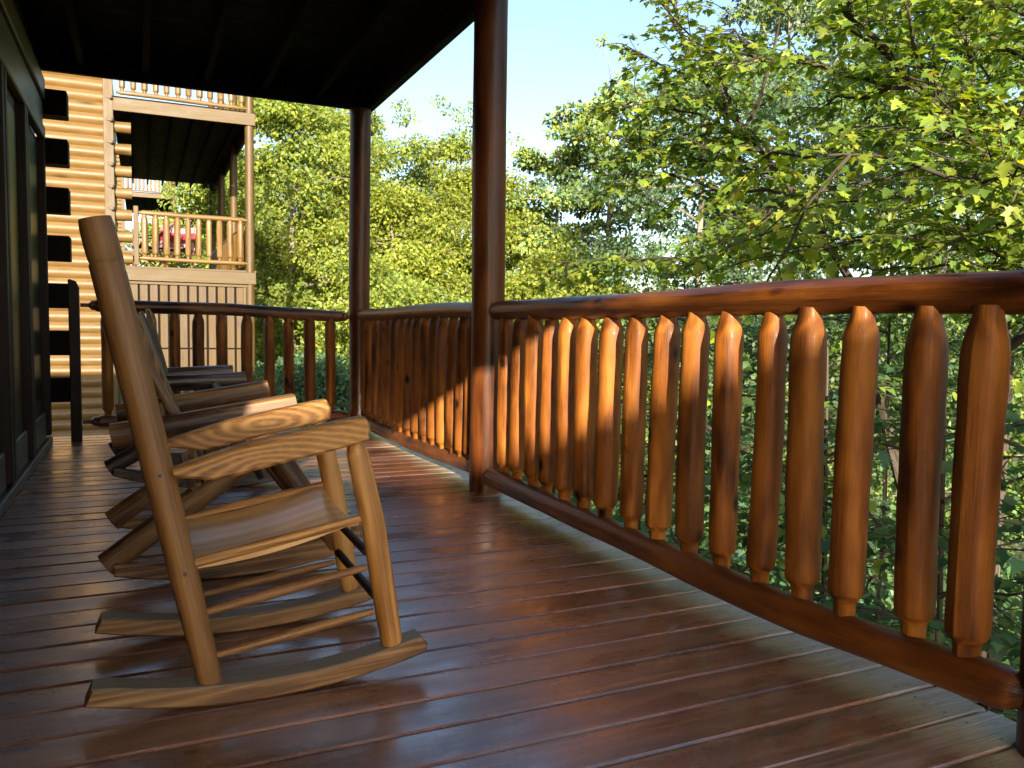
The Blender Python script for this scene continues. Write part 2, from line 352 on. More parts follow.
    def build(s, name, mat, parent=None, sharp=35, loc=None):
        me = bpy.data.meshes.new(name)
        me.from_pydata(np.concatenate(s.v).tolist(), [], s.f); me.validate()
        at_ = me.attributes.new('gc', 'FLOAT_VECTOR', 'POINT'); at_.data.foreach_set('vector', np.concatenate(s.g).astype(np.float32).ravel())
        me.polygons.foreach_set('use_smooth', [True]*len(me.polygons)); me.set_sharp_from_angle(angle=R(sharp))
        me.materials.append(mat)
        o = bpy.data.objects.new(name, me); COL.objects.link(o)
        if parent: o.parent = parent
        if loc is not None: o.location = loc
        return o

def tag(o, label=None, cat=None, group=None, kind=None):
    if label: o['label'] = label
    if cat: o['category'] = cat
    if group: o['group'] = group
    if kind: o['kind'] = kind
    return o

def empty(name, loc=(0, 0, 0), label=None, cat=None, group=None):
    o = bpy.data.objects.new(name, None); COL.objects.link(o); o.location = loc; o.empty_display_size = .1
    return tag(o, label, cat, group)

def dup(root):
    r = root.copy(); COL.objects.link(r)
    for ch in list(root.children):
        c = ch.copy(); COL.objects.link(c); c.parent = r
        for g in list(ch.children):
            d = g.copy(); COL.objects.link(d); d.parent = c
    return r

# ------------------------------------------------------------------ porch floor
ZC = 2.672                                     # underside of the porch roof

fl = MB(); y = YN; bw = .1405
while y < YF-.02:
    yy = y+bw/2; w = bw-.0065
    xr_ = XE + random.uniform(-.006, .004)
    xs = np.array([XW-.02, -.1, .45, 1.0, 1.45, xr_]); e = .005
    prof = [(-w/2, -.03), (-w/2, -e), (-w/2+e, 0), (0, .0006), (w/2-e, 0), (w/2, -e), (w/2, -.03)]
    cup = random.uniform(-.0012, .0012); tl = random.uniform(-.0012, .0012)
    P = np.array([[[x, yy+p, z + cup*(p/w*2)**2 + tl*p/w*2 + (0 if z < -.01 else random.uniform(-.0003, .0003))] for p, z in prof] for x in xs])
    off = np.array([random.uniform(0, 60), random.uniform(-.06, .06), random.uniform(.04, .12)])
    G = P.reshape(-1, 3)+off; G[:, 1] -= yy; G[:, 2] += .02*(G[:, 0]-off[0])*random.uniform(-1, 1)
    fl.grid(P, G)
    # outer end cap
    k = len(prof); fl.add(P[-1], [tuple(range(k))], np.array([[off[0]+xr_, p+off[1], z+off[2]] for p, z in prof]))
    y += bw
floor = fl.build('porch_floor', M['deck']); tag(floor, kind='structure')
g = MB(); g.box(((XW+XE)/2, (YN+YF)/2, -.020), (XE-XW-.06, YF-YN-.04, .03), 0); dust = g.build('dusty_subfloor', M['dirt'], floor)
g = MB()
for c_, s_ in (((XE-.03, (YN+YF)/2, -.16), (.04, YF-YN-.03, .24)), (((XW+XE)/2-.03, YF-.03, -.16), (XE-XW-.12, .04, .24))): g.box(c_, s_, .004)
g.build('rim_joist', M['post'], floor)

# ------------------------------------------------------------------ porch roof
roof = empty('porch_roof', (0, 0, 0), 'dark stained porch roof with open joists overhead', 'roof')
RX = 1.80
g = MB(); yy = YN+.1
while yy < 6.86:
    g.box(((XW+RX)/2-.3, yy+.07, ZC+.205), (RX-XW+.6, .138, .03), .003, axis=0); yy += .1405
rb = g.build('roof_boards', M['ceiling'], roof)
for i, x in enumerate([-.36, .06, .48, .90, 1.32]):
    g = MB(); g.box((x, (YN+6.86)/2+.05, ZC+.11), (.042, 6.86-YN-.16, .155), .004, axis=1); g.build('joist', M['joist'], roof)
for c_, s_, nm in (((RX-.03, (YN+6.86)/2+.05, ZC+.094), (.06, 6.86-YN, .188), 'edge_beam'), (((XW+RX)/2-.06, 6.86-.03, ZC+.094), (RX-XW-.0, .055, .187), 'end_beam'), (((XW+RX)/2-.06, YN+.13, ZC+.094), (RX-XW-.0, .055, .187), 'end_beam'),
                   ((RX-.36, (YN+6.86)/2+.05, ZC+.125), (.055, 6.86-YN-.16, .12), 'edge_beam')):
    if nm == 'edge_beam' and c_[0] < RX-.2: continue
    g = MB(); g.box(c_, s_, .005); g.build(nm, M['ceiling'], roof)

# ------------------------------------------------------------------ posts
def post(name, x, y, z0, z1, r, mat, label, group):
    g = MB(); n = 16
    zs = np.linspace(z0, z1, n)
    a, b_ = random.uniform(0, 6), random.uniform(0, 6)
    g.tube([(x+.004*math.sin(z*1.7+a), y+.004*math.sin(z*2.1+b_), z) for z in zs], [r*(1+.012*math.sin(z*4+a)) for z in zs], 28, .012)
    o = g.build(name, mat); return tag(o, label, 'post', group)
PG = 'round posts holding up the porch roof'
post('porch_post', 1.806, 1.040, 0, ZC+.02, .09, M['post'], 'dark round porch post cut off by the right edge of the photo', PG)
post('porch_post', 1.705, 4.06, 0, ZC+.02, .090, M['post'], 'thick round porch post between the two railing sections, sunlit patch low on it', PG)
post('porch_post', 1.685, 6.80, 0, ZC+.0, .086, M['post'], 'round porch post at the far corner where two railings meet', PG)
g = MB()
g.prism([(-.475, 0), (-.405, 0), (-.405, 1.125), (-.425, 1.17), (-.465, 1.185), (-.475, 1.175)], 6.66, 6.74, .006)
tag(g.build('newel_post', M['dark_log']), 'short dark square post at the wall end of the far cross railing', 'post')

# ------------------------------------------------------------------ railings
def baluster(x, y, zb, zt, r, parent, name='baluster', mat=None, seg=26, lump=.035, facet=.05, lean=0.0):
    g = MB(); H_ = zt-zb; ten = .028; fat = random.uniform(.90, 1.08)*r; q = random.uniform(-.014, .014)
    n1 = ten+.045+q*.3
    prof = [(0, .60), (n1-.006, .62), (n1, .64), (n1+.020, .95), (n1+.024, .985), (ten+.10, 1.0)] + [(ten+.10+(H_-.205-ten)*u, 1+random.uniform(-.03, .03)) for u in (.12, .25, .38, .5, .62, .75, .88)] + [(H_-.094+q, 1.0), (H_-.088+q, .975), (H_-.074+q*.6, .93), (H_-.057+q*.4, .84), (H_-.040, .74), (H_-.026, .66), (H_, .62)]
    lx, ly = random.uniform(-.011, .011), random.uniform(-.011, .011)
    bx, by = random.uniform(-.004, .004), random.uniform(-.004, .004)
    pts = [(x+lx*(h/H_-.5)+bx*math.sin(3.1*h/H_), y+ly*(h/H_-.5)+by*math.sin(3.1*h/H_), zb+h) for h, k in prof]
    g.tube(pts, [fat*k for h, k in prof], seg, lump, 0.0, hew=.012, flats=.028)
    return g.build(name, mat or M['rail'], parent, 28)

def rail_log(pts, r, parent, name, mat=None, tip=.09, seg=22, tip_r=.55, facet=.05):
    """bent peeled log through pts, drawknife facets, whittled to tenons at both ends"""
    pts = np.asarray(pts, float); L = np.linalg.norm(pts[-1]-pts[0]); n = int(L/.045)+4
    # Catmull-like smooth interpolation along chord
    s = np.concatenate([[0], np.cumsum(np.linalg.norm(np.diff(pts, axis=0), axis=1))]); tt = np.unique(np.concatenate([np.linspace(0, s[-1], n), [tip*.4, tip*.7, tip, s[-1]-tip, s[-1]-tip*.7, s[-1]-tip*.4]]))
    co = [np.interp(tt, s, pts[:, i]) for i in range(3)]
    for _ in range(3):
        for i in range(3): co[i][1:-1] = (co[i][:-2]+2*co[i][1:-1]+co[i][2:])/4
    P = np.stack(co, 1); k1, k2 = random.uniform(0, 6), random.uniform(0, 6)
    P[:, 2] += -.0*tt + .0022*np.sin(tt*3.3+k1); P[:, 0] += .004*np.sin(tt*2.7+k2)
    rr = r*(1+.018*np.sin(tt*4.1+k1)+.010*np.sin(tt*9.3+k2))
    for i, t_ in enumerate(tt):
        d = min(t_, s[-1]-t_)
        if d < tip: rr[i] = r*(tip_r+(1-tip_r)*max(0, (d-tip*.4)/(tip*.6))**.6 if d > tip*.4 else tip_r)
    g = MB(); g.tube(P, rr, seg+8, .015, 0.0, hew=.02, flats=.03)
    return g.build(name, mat or M['rail_log'], parent, 25)

RG = 'log railings around the porch'
rn = empty('log_railing', (1.72, 2.55, 0), 'log railing in front at right, from the thick post to the frame edge', 'railing', RG)
def loc_children(root):
    for c in root.children:
        c.matrix_parent_inverse = Matrix.Translation(-root.location)
rail_log([(1.770, 1.055, 1.005), (1.74, 1.5, 1.006), (1.72, 2.0, 1.002), (1.72, 2.6, .996), (1.715, 3.3, .988), (1.71, 4.03, .981)], .050, rn, 'top_rail', tip=.10)
rail_log([(1.762, 1.055, .128), (1.735, 1.16, .124), (1.722, 1.38, .114), (1.705, 1.73, .097), (1.702, 2.2, .090), (1.700, 2.86, .090), (1.70, 3.4, .092), (1.70, 4.03, .096)], .052, rn, 'bottom_rail', tip=.09)
for i, by_ in enumerate([1.225, 1.375, 1.565, 1.735, 1.895, 2.085, 2.255, 2.435, 2.62, 2.81, 3.0, 3.165, 3.335, 3.495, 3.67, 3.83]):
    zb = float(np.interp(by_, [1.2, 1.4, 1.75, 2.2, 4], [.122, .113, .096, .088, .095]))+.004
    baluster(1.74 if by_ < 1.5 else 1.72, by_, zb, .975, .0485, rn)
loc_children(rn)
rf = empty('log_railing', (1.70, 5.45, 0), 'dark shaded log railing between the thick post and the far corner post', 'railing', RG)
rail_log([(1.705, 4.09, .988), (1.71, 4.6, .992), (1.70, 5.4, .984), (1.69, 6.1, .974), (1.685, 6.78, .968)], .048, rf, 'top_rail', tip=.10)
rail_log([(1.705, 4.09, .118), (1.71, 4.6, .098), (1.70, 5.2, .080), (1.69, 6.0, .078), (1.685, 6.78, .090)], .049, rf, 'bottom_rail', tip=.09)
for by_ in [4.255, 4.40, 4.57, 4.75, 4.92, 5.09, 5.27, 5.43, 5.62, 5.81, 5.98, 6.15, 6.33, 6.52, 6.67]:
    baluster(1.705, by_, .085, .965, .047, rf)
loc_children(rf)
rc = empty('log_railing', (.6, 6.79, 0), 'far cross railing closing the end of the porch before the yellow cabin', 'railing', RG)
rail_log([(-.40, 6.76, 1.0), (.1, 6.78, .998), (.6, 6.79, .992), (1.1, 6.79, .968), (1.64, 6.80, .948)], .050, rc, 'top_rail', tip=.12, tip_r=.3)
rail_log([(-.40, 6.76, .135), (.3, 6.78, .13), (1.0, 6.79, .125), (1.64, 6.80, .12)], .048, rc, 'bottom_rail', tip=.12, tip_r=.35)
for bx_ in [-.235, -.085, .075, .235, .412, .581, .77, .94, 1.097, 1.266, 1.435]:
    baluster(bx_, 6.785, .130, .97, .043, rc)
loc_children(rc)

# ------------------------------------------------------------------ our own cabin
own = empty('log_cabin', (XW, 2.2, 0), 'dark log cabin wall with door frames along the left edge of the porch', 'cabin')
g = MB()
for k in range(18):
    z = -2.4+k*.1725*1.0
    if z > 2.55: break
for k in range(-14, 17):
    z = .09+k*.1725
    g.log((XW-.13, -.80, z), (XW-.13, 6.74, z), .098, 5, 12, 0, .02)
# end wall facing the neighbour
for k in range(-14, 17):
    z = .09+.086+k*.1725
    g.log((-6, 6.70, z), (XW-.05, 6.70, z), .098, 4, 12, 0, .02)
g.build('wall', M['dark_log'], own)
for k in range(7):
    z = 2.42 - k*.3395
    g = MB(); g.box((XW+.055, 6.755, z), (.22, .17, .178), .006, axis=0); g.build('log_end', M['ceiling'], own)  # darker than the wall logs: shade on the ends put into colour
for (za, zb_, dx) in ((2.135, 2.225, .012), (2.240, 2.400, -.002), (2.415, 2.555, .016)):
    g = MB(); g.box((XW+dx, 2.90, (za+zb_)/2), (.045, 7.40, zb_-za), .007, axis=1); g.build('header_board', M['trim_board'], own)
g = MB(); g.box((XW+.006, 2.90, .032), (.06, 7.40, .058), .006); g.build('base_board', M['grey_board'], own)
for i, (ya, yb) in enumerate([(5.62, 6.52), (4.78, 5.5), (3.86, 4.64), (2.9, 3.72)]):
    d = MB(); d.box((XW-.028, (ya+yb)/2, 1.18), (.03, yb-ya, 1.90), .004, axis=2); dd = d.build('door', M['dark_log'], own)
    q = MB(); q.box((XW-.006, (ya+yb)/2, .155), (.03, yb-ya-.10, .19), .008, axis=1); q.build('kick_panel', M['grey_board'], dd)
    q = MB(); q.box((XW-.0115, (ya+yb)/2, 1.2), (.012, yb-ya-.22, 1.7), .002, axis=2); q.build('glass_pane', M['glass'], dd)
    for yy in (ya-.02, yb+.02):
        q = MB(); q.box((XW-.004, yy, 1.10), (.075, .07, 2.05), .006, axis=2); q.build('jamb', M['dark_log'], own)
for c in own.children: c.matrix_parent_inverse = Matrix.Translation(-own.location)

# ------------------------------------------------------------------ turned rocking chair
def rocking_chair(label):
    root = empty('rocking_chair', (.27, 2.23, 0), label, 'rocking chair', 'rocking chairs in a row along the porch')
    Y1, Y2 = 2.0, 2.465
    for Yc in (Y1, Y2):
        zz_ = [.050, .07, .12, .25, .40, .55, .70, .85, .95, 1.030, 1.036, 1.043, 1.075, 1.108, 1.128]
        pts = [(.139-.2105*(z-.05), z) for z in zz_]
        rad = [.0265, .0285, .0300, .0315, .0325, .0335, .0340, .0350, .0355, .0355, .0325, .0345, .0360, .0355, .0330]
        g = MB(); g.tube([(x, Yc, z) for x, z in pts], rad, 24, .01, dome=.25); g.build('back_post', M['oak_round'], root, 30)
        arm = [(.059, .555), (.080, .551), (.150, .541), (.200, .549), (.260, .563), (.330, .578), (.395, .590), (.451, .602), (.500, .614), (.514, .621), (.517, .655), (.504, .677), (.46, .670), (.391, .656), (.31, .640), (.228, .622), (.150, .600), (.095, .582), (.059, .570)]
        g = MB(); g.prism(arm, Yc-.034, Yc+.026, .007, oval=(.255, .562) if Yc == Y1 else (.33, .615)); g.build('arm', M['oak'], root, 40)
        lp = [(.482, .610), (.485, .597), (.492, .580), (.510, .50), (.532, .40), (.553, .27), (.572, .15), (.583, .085), (.586, .066)]
        lr = [.016, .022, .0275, .0295, .0305, .0305, .030, .028, .024]
        g = MB(); g.tube([(x, Yc, z) for x, z in lp], lr, 20, .012); g.build('front_leg', M['oak'], root, 40)
        xs = np.linspace(-.128, .668, 17); zb = lambda x: (x-.265)**2/3.1+.0005
        out = [(x, zb(x)) for x in xs] + [(.672, zb(.672)+.022), (.655, zb(.655)+.047)] + [(x, zb(x)+.048) for x in xs[::-1][1:-1]] + [(-.112, zb(-.112)+.042)]
        g = MB(); g.prism(out, Yc-.036, Yc+.036, .006, tilt=.05, heart=(.05, .02)); g.build('runner', M['rocker'], root, 40)
        for (xa, za, xb, zb_, r_) in ((.110, .219, .515, .288, .0112), (.130, .112, .535, .170, .0112)):
            n = 9; t = np.linspace(0, 1, n)
            g = MB(); g.tube([(xa+(xb-xa)*k, Yc, za+(zb_-za)*k) for k in t], [r_*(.72+.5*math.sin(math.pi*k)) for k in t], 12, .02); g.build('side_rung', M['oak_round'], root)
        t = np.linspace(0, 1, 6); g = MB(); g.tube([(.072+.428*k, Yc, .337+.078*k) for k in t], [.0118*(.85+.2*math.sin(math.pi*k)) for k in t], 14, .02); g.build('seat_rail', M['oak'], root)
    for (x_, z_) in ((.034, .560), (.084, .328)):
        g = MB(); g.log((x_, Y1-.026, z_), (x_, Y1-.0365, z_), .0042, 3, 10, 0, 0); g.build('peg', M['grey_board'], root)
    # front and rear stretchers
    for (x, z, r_) in ((.520, .322, .011), (.542, .205, .011), (.112, .175, .011), (.086, .30, .011)):
        g = MB(); g.tube([(x, Y1+.02+(Y2-Y1-.04)*k, z) for k in np.linspace(0, 1, 5)], r_, 12, .02); g.build('cross_rung', M['dark_log'] if x > .4 else M['oak_round'], root)
    # dished board seat
    a, b_ = 15, 21
    P = np.zeros((a, b_, 3)); G = np.zeros((a, b_, 3))
    for i in range(a):
        u = i/(a-1)
        for j in range(b_):
            v = j/(b_-1)
            front = .500 - .006*math.cos((v-.5)*2.6)
            x = .068+(front-.068)*u; yy = Y1+.012+(Y2-Y1-.024)*v
            z = .343 + .080*u**1.25 - .028*math.sin(math.pi*v)**.8*(1-.25*u) - .012*math.sin(math.pi*u)
            if u > .9: z -= .010*((u-.9)/.1)**2
            seam = (v*5) % 1
            z -= .0006 if (seam < .04 or seam > .96) else 0
            P[i, j] = (x, yy, z); G[i, j] = (x, (yy-Y1)*.45+.02, z*.5-.13)
    g = MB(); k = a*b_; GG = np.concatenate([G.reshape(-1, 3), G.reshape(-1, 3)])
    g.grid(P, GG, .018); g.build('seat', M['oak_seat_lit'], root, 40)
    # ladder back
    for q, zc in enumerate((.50, .64, .78, .92, 1.0)):
        hh = .085 if q < 4 else .05
        xb = lambda z: float(np.interp(z, [.05, 1.10], [.139, -.082]))
        P = np.array([[[xb(zc+dz) - .012*math.sin(math.pi*v), Y1+.02+(Y2-Y1-.04)*v, zc+dz] for v in np.linspace(0, 1, 9)] for dz in (-hh/2, 0, hh/2)])
        Q = P + np.array([.014, 0, .002])
        g = MB(); V = np.concatenate([P.reshape(-1, 3), Q.reshape(-1, 3)]); nb = 9
        fs = []
        for base, fl_ in ((0, 0), (27, 1)):
            for i in range(2):
                for j in range(8):
                    f = (base+i*nb+j, base+i*nb+j+1, base+(i+1)*nb+j+1, base+(i+1)*nb+j)
                    fs.append(f if fl_ == 0 else f[::-1])
        for i, fl_ in ((0, 0), (2, 1)):
            for j in range(8):
                f = (i*nb+j, i*nb+j+1, 27+i*nb+j+1, 27+i*nb+j); fs.append(f[::-1] if fl_ == 0 else f)
        G = V[:, [1, 2, 0]].copy(); G[:, 2] += .05; g.add(V, fs, G); g.build('back_slat', M['oak'], root)
    for c in root.children: c.matrix_parent_inverse = Matrix.Translation(-root.location)
    return root
chair = rocking_chair('light oak rocking chair with turned posts and curved arms, nearest the camera')

# ------------------------------------------------------------------ log rocker (adirondack style)
def log_rocker(label):
    """built with its near side at y=0 and far side at y=W, rolled back as the nearer one is"""
    W = .70
    root = empty('log_rocker', (0, 0, 0), label, 'rocking chair', 'rocking chairs in a row along the porch')
    for Yc in (0.0, W):
        g = MB(); g.log((-.10, Yc, .520), (.50, Yc, .608), .049, 9, 18, .0, .05, .05, flat=.80, dome=.15); g.build('arm', M['log_brown'], root, 30)
        inn = .055 if Yc == 0 else -.055
        g = MB(); g.log((-.125, Yc+inn*.4, .078), (.37, Yc+inn*.4, .435), .042, 8, 16, 0, .05, .04, dome=.15); g.build('seat_rail', M['log_brown'], root, 30)
        g = MB(); g.log((.335, Yc-inn*.2, .575), (.655, Yc-inn*.2, .085), .044, 8, 16, 0, .05, .04, dome=.2); g.build('front_leg', M['log_brown'], root, 30)
        xs = np.linspace(-.10, .74, 15); zb = lambda x: (x-.28)**2/3.2+.001
        out = [(x, zb(x)) for x in xs] + [(x, zb(x)+.045+.035*min(1, max(0, (x+.10)/.35))) for x in xs[::-1]]
        g = MB(); g.prism(out, Yc-.024, Yc+.024, .006, tilt=.05); g.build('runner', M['log_brown'], root, 40)
    for i in range(6):
        v = (i-2.5)/2.5
        y0, y1 = W/2+v*.225, W/2+v*.265
        top = .87+.03*(1-v*v)+.02*(i % 2); bx = lambda z: .180-(z-.34)*.37
        zs = np.linspace(.30, top, 5); hw = .040
        out = []
        P = np.array([[[bx(z), y0+(y1-y0)*(z-.3)/.65+s_*hw*(1+.12*(z-.3)), z] for s_ in (-1, -.4, .4, 1)] for z in zs])
        Q = P + np.array([.018, 0, .010]); Q[:, 1:3, 0] += .008
        V = np.concatenate([P.reshape(-1, 3), Q.reshape(-1, 3)]); fs = []
        for i2 in range(4):
            for j in range(3):
                a_, b2, c2, d2 = i2*4+j, i2*4+j+1, (i2+1)*4+j+1, (i2+1)*4+j
                fs += [(a_, d2, c2, b2), (20+a_, 20+b2, 20+c2, 20+d2)]
            for j, fl_ in ((0, 0), (3, 1)):
                f = (i2*4+j, (i2+1)*4+j, 20+(i2+1)*4+j, 20+i2*4+j); fs.append(f[::-1] if fl_ == 0 else f)
        for i2, fl_ in ((0, 0), (4, 1)):
            for j in range(3):
                f = (i2*4+j, i2*4+j+1, 20+i2*4+j+1, 20+i2*4+j); fs.append(f if fl_ == 0 else f[::-1])
        g = MB(); G = V[:, [2, 1, 0]].copy(); G[:, 0] += i*3; g.add(V, fs, G); g.build('back_slat', M['log_brown'], root, 30)
    for z in (.545, .78):
        g = MB(); g.log((.180-(z-.34)*.37-.03, .0 if z < .6 else .08, z), (.180-(z-.34)*.37-.03, W-(.0 if z < .6 else .08), z), .026, 5, 12, 0, .04); g.build('back_rail', M['log_brown'], root)
    for yq in (.05, W-.05):
        g = MB(); g.log((.135, yq, .50), (-.055, yq, .90), .017, 5, 10, 0, .03); g.build('back_stile', M['log_brown'], root)
    for i in range(6):
        t_ = i/5; x = .16+t_*.20; z = .078+(x+.125)*.72 + .012
        rot = np.array([[math.cos(.62), 0, -math.sin(.62)], [0, 1, 0], [math.sin(.62), 0, math.cos(.62)]])
        g = MB(); g.box((x, W/2, z+.04), (.044, W+.04, .022), .006, axis=1, rot=rot); g.build('seat_slat', M['log_brown'], root)
    return root

lr1 = log_rocker('brown log rocker with flat topped log arms, directly behind the light oak rocking chair')
lr1.location = (0.005, 2.99, 0)
lr2 = dup(lr1); lr2['label'] = 'shade-darkened log rocker, farthest along the porch, its slatted back beside the far cross railing'
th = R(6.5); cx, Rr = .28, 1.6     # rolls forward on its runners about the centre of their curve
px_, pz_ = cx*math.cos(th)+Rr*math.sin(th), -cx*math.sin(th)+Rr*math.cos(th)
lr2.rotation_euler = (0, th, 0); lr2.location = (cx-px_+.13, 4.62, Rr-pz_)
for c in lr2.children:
    c.material_slots[0].link = 'OBJECT'; c.material_slots[0].material = M['shade_tinted_rocker']

# ------------------------------------------------------------------ neighbouring cabins
def fabric_red():
    mt, t, b = nodes('striped_red_canvas')
    tc = N(t, 'ShaderNodeTexCoord')
    w = N(t, 'ShaderNodeTexWave'); t.links.new(tc.outputs['Object'], w.inputs['Vector']); w.inputs['Scale'].default_value = 3.2; w.inputs['Distortion'].default_value = .6
    c = ramp(t, w.outputs['Fac'], [(.0, (.22, .012, .025)), (.66, (.26, .02, .04)), (.78, (.34, .20, .22))])
    t.links.new(c, b.inputs['Base Color']); b.inputs['Roughness'].default_value = .85
    return mt
M['red'] = fabric_red()

def cabin(oy, ox, oz, label, detail=True, base=-3.4):
    root = empty('log_cabin', (ox+.8, oy, 0), label, 'cabin', 'log cabins in a row')
    P = lambda x, y, z: (ox+x, oy+y, oz+z)
    before = set(bpy.data.objects)
    g = MB(); k0 = int((base-oz-.1)/.197)-1
    for k in range(k0, 26):
        z = 1.70+k*.197
        if z > 6.9: break
        for (pa, pb, nrm, zz) in ((P(-5.5, .05, z), P(-.50, .05, z), (0, -1), z), (P(-.60, .06, z+.098), P(-.60, 9.6, z+.098), (1, 0), z+.098)):
            pa, pb = np.array(pa), np.array(pb); Q = []; o3 = random.uniform(0, 60)
            for t_ in np.linspace(0, 1, 12):
                row = []
                for q in np.linspace(-1, 1, 9):
                    d_ = .048*math.cos(q*1.5708)+.003*math.sin(t_*9+zz*5)
                    row.append(pa+(pb-pa)*t_+np.array([nrm[0]*d_, nrm[1]*d_, q*.0985]))
                Q.append(row)
            Q = np.array(Q); G = Q.reshape(-1, 3)-pa; L_ = np.abs(G[:, :2]).max(1); G = np.stack([L_+o3, G[:, 2]*.6+.03, G[:, 2]*.2+.05], 1)
            g.grid(Q, G)
    g.box(P(-3.05, .12, (base-oz+6.9)/2), (4.9, .12, 6.9-(base-oz)), 0); g.box(P(-.68, 4.9, (base-oz+6.9)/2), (.12, 9.3, 6.9-(base-oz)), 0)
    g.build('wall', M['honey'], root, 50)
    g = MB(); g.box(P(-.48, -.035, (base-oz+6.9)/2), (.165, .05, 6.9-(base-oz)), .006); cb = g.build('corner_board', M['honey_trim'], root)
    if detail:
        for i in range(11):
            g = MB(); z = 4.84-i*.394; g.log(P(-.435, -.12, z), P(-.435, -.05, z), .030, 3, 10, 0, .0, dome=.6); g.box(P(-.455, -.066, z+.015), (.10, .012, .05), .003); g.build('bolt', M['iron'], cb)
        for i in range(9):
            g = MB(); z = 4.70-i*.394+.06; g.log(P(-.50, .10, z), P(-.115, .10, z), .104, 6, 16, 0, .02, dome=.08); g.build('log_end', M['honey'], root)
        for (yc, zc, w_, h_) in ((1.6, 2.95, 1.0, 2.1), (4.6, 3.1, 1.4, 1.2)):
            g = MB(); g.box(P(-.545, yc, zc), (.06, w_, h_), .01); wf = g.build('window', M['honey_trim'], root)
            g = MB(); g.box(P(-.52, yc, zc), (.05, w_-.2, h_-.2), .004); g.build('pane', M['glass'], wf)
    # porch: floor, beams, ceiling
    for lv, zt in enumerate((1.87, 4.90)):
        g = MB(); yy = 0.0
        while yy < 9.1:
            g.box(P(.82, yy+.07, zt-.02), (2.50, .138, .036), .003, axis=0); yy += .1405
        g.build('porch_floor', M['honey_trim'] if lv == 0 else M['ceiling'], root)
        g = MB(); g.box(P(.825, -.03, zt-.155), (2.46, .05, .23), .006); g.build('porch_beam', M['honey_trim'], root)
        g = MB(); g.box(P(2.04, 4.6, zt-.155), (.05, 9.0, .23), .006); g.build('porch_beam', M['honey_trim'], root)
        if lv == 1:
            for i in range(6):
                g = MB(); g.box(P(-.14+i*.375, 4.55, zt-.13), (.04, 8.9, .16), .004, axis=1); g.build('joist', M['joist'], root)
            g = MB(); g.box(P(.8, 4.6, zt-.032-.02), (2.4, 8.96, .012), 0); g.build('soffit', M['ceiling'], root)
    for i, y_ in enumerate((.05, 3.0, 6.0, 9.0)):
        g = MB(); g.log(P(1.955, y_, base-oz), P(1.955, y_, 7.2), .086, 8, 18, 0, .015); g.build('porch_post', M['honey_trim'], root)
    g = MB(); g.box(P(-.055, -.02, 2.42), (.085, .085, 1.08), .008); g.build('newel_post', M['honey_trim'], root)
    def railing(a, b_, z0, n, first, step, axis, levels):
        r_ = empty('balcony_railing', (0, 0, 0)); r_.parent = root
        for zz, nm, rr in ((z0+.155, 'bottom_rail', .042), (z0+.985, 'top_rail', .048)):
            g = MB(); g.log(a(zz), b_(zz-.02), rr, 9, 12, .006, .04, .03, tip=.08, tip_r=.6); g.build(nm, M['honey'], r_)
        for k in range(n):
            q = first+k*step; p = P(q, .0, 0) if axis == 0 else P(1.955, q, 0)
            baluster(p[0], p[1], oz+z0+.15, oz+z0+.96, .056, r_, mat=M['honey'], seg=10, lump=.02, facet=.02)
    railing(lambda z: P(-.02, 0, z), lambda z: P(1.90, 0, z), 1.86, 10, .085, .187, 0, 0)
    railing(lambda z: P(-.35, 0, z), lambda z: P(1.90, 0, z), 4.81, 12, -.25, .187, 0, 0)
    if detail:
        for ya in (.05, 3.0, 6.0):
            railing(lambda z: P(1.955, ya+.06, z), lambda z: P(1.955, ya+2.9, z), 1.86, 15, ya+.2, .187, 1, 0)
        railing(lambda z: P(-.35, 0, z), lambda z: P(1.90, 0, z), -1.33, 12, -.25, .187, 0, 0)
        # plank skirt under the balcony
        g = MB()
        for (za, zb_) in ((1.02, 1.55), (.36, .995), (-.28, .335)):
            x = -.36
            while x < 1.80:
                g.box(P(x+.080, .03, (za+zb_)/2), (.132, .022, zb_-za), .004); x += .170
        g.build('plank_siding', M['siding'], root)
        g = MB(); g.box(P(.74, .055, .63), (2.2, .02, 1.9), 0); g.build('siding_backing', M['ceiling'], root)
        for (c_, s_) in (((.80, .01, 1.565), (2.26, .05, .05)), ((1.845, .015, .64), (.06, .05, 1.80)), ((.80, .01, -.31), (2.26, .05, .06))):
            g = MB(); g.box(P(*c_), s_, .005); g.build('siding_trim', M['honey_trim'], root)
        g = MB(); g.box(P(.825, 4.6, -1.45), (2.46, 9.2, .24), .006); g.build('porch_beam', M['honey_trim'], root)
    for c in root.children:
        c.matrix_parent_inverse = Matrix.Translation(-root.location)
        # railing empties are parents of balusters that carry world coordinates
    return root

nb = cabin(16.6, 0, 0, 'honey coloured log cabin with balconies seen beyond the far cross railing')
nb2 = cabin(47.0, -.27, 2.55, 'small distant log cabin seen through the balcony of the honey coloured cabin', detail=False, base=-4)
sun_blocker = cabin(-25.5, -.2, -1.75, 'unseen log cabin added behind the porch to block the low sun', detail=False, base=-5)  # out of view, added to keep low sun off the porch
g = MB(); g.box((-3.4, -15.2, 5.07), (7.4, 7.0, .22), .02); o = g.build('roof', M['dark_log'], sun_blocker); o.matrix_parent_inverse = Matrix.Translation(-sun_blocker.location)  # unseen slab, height and width set to cut the sun band on the railing

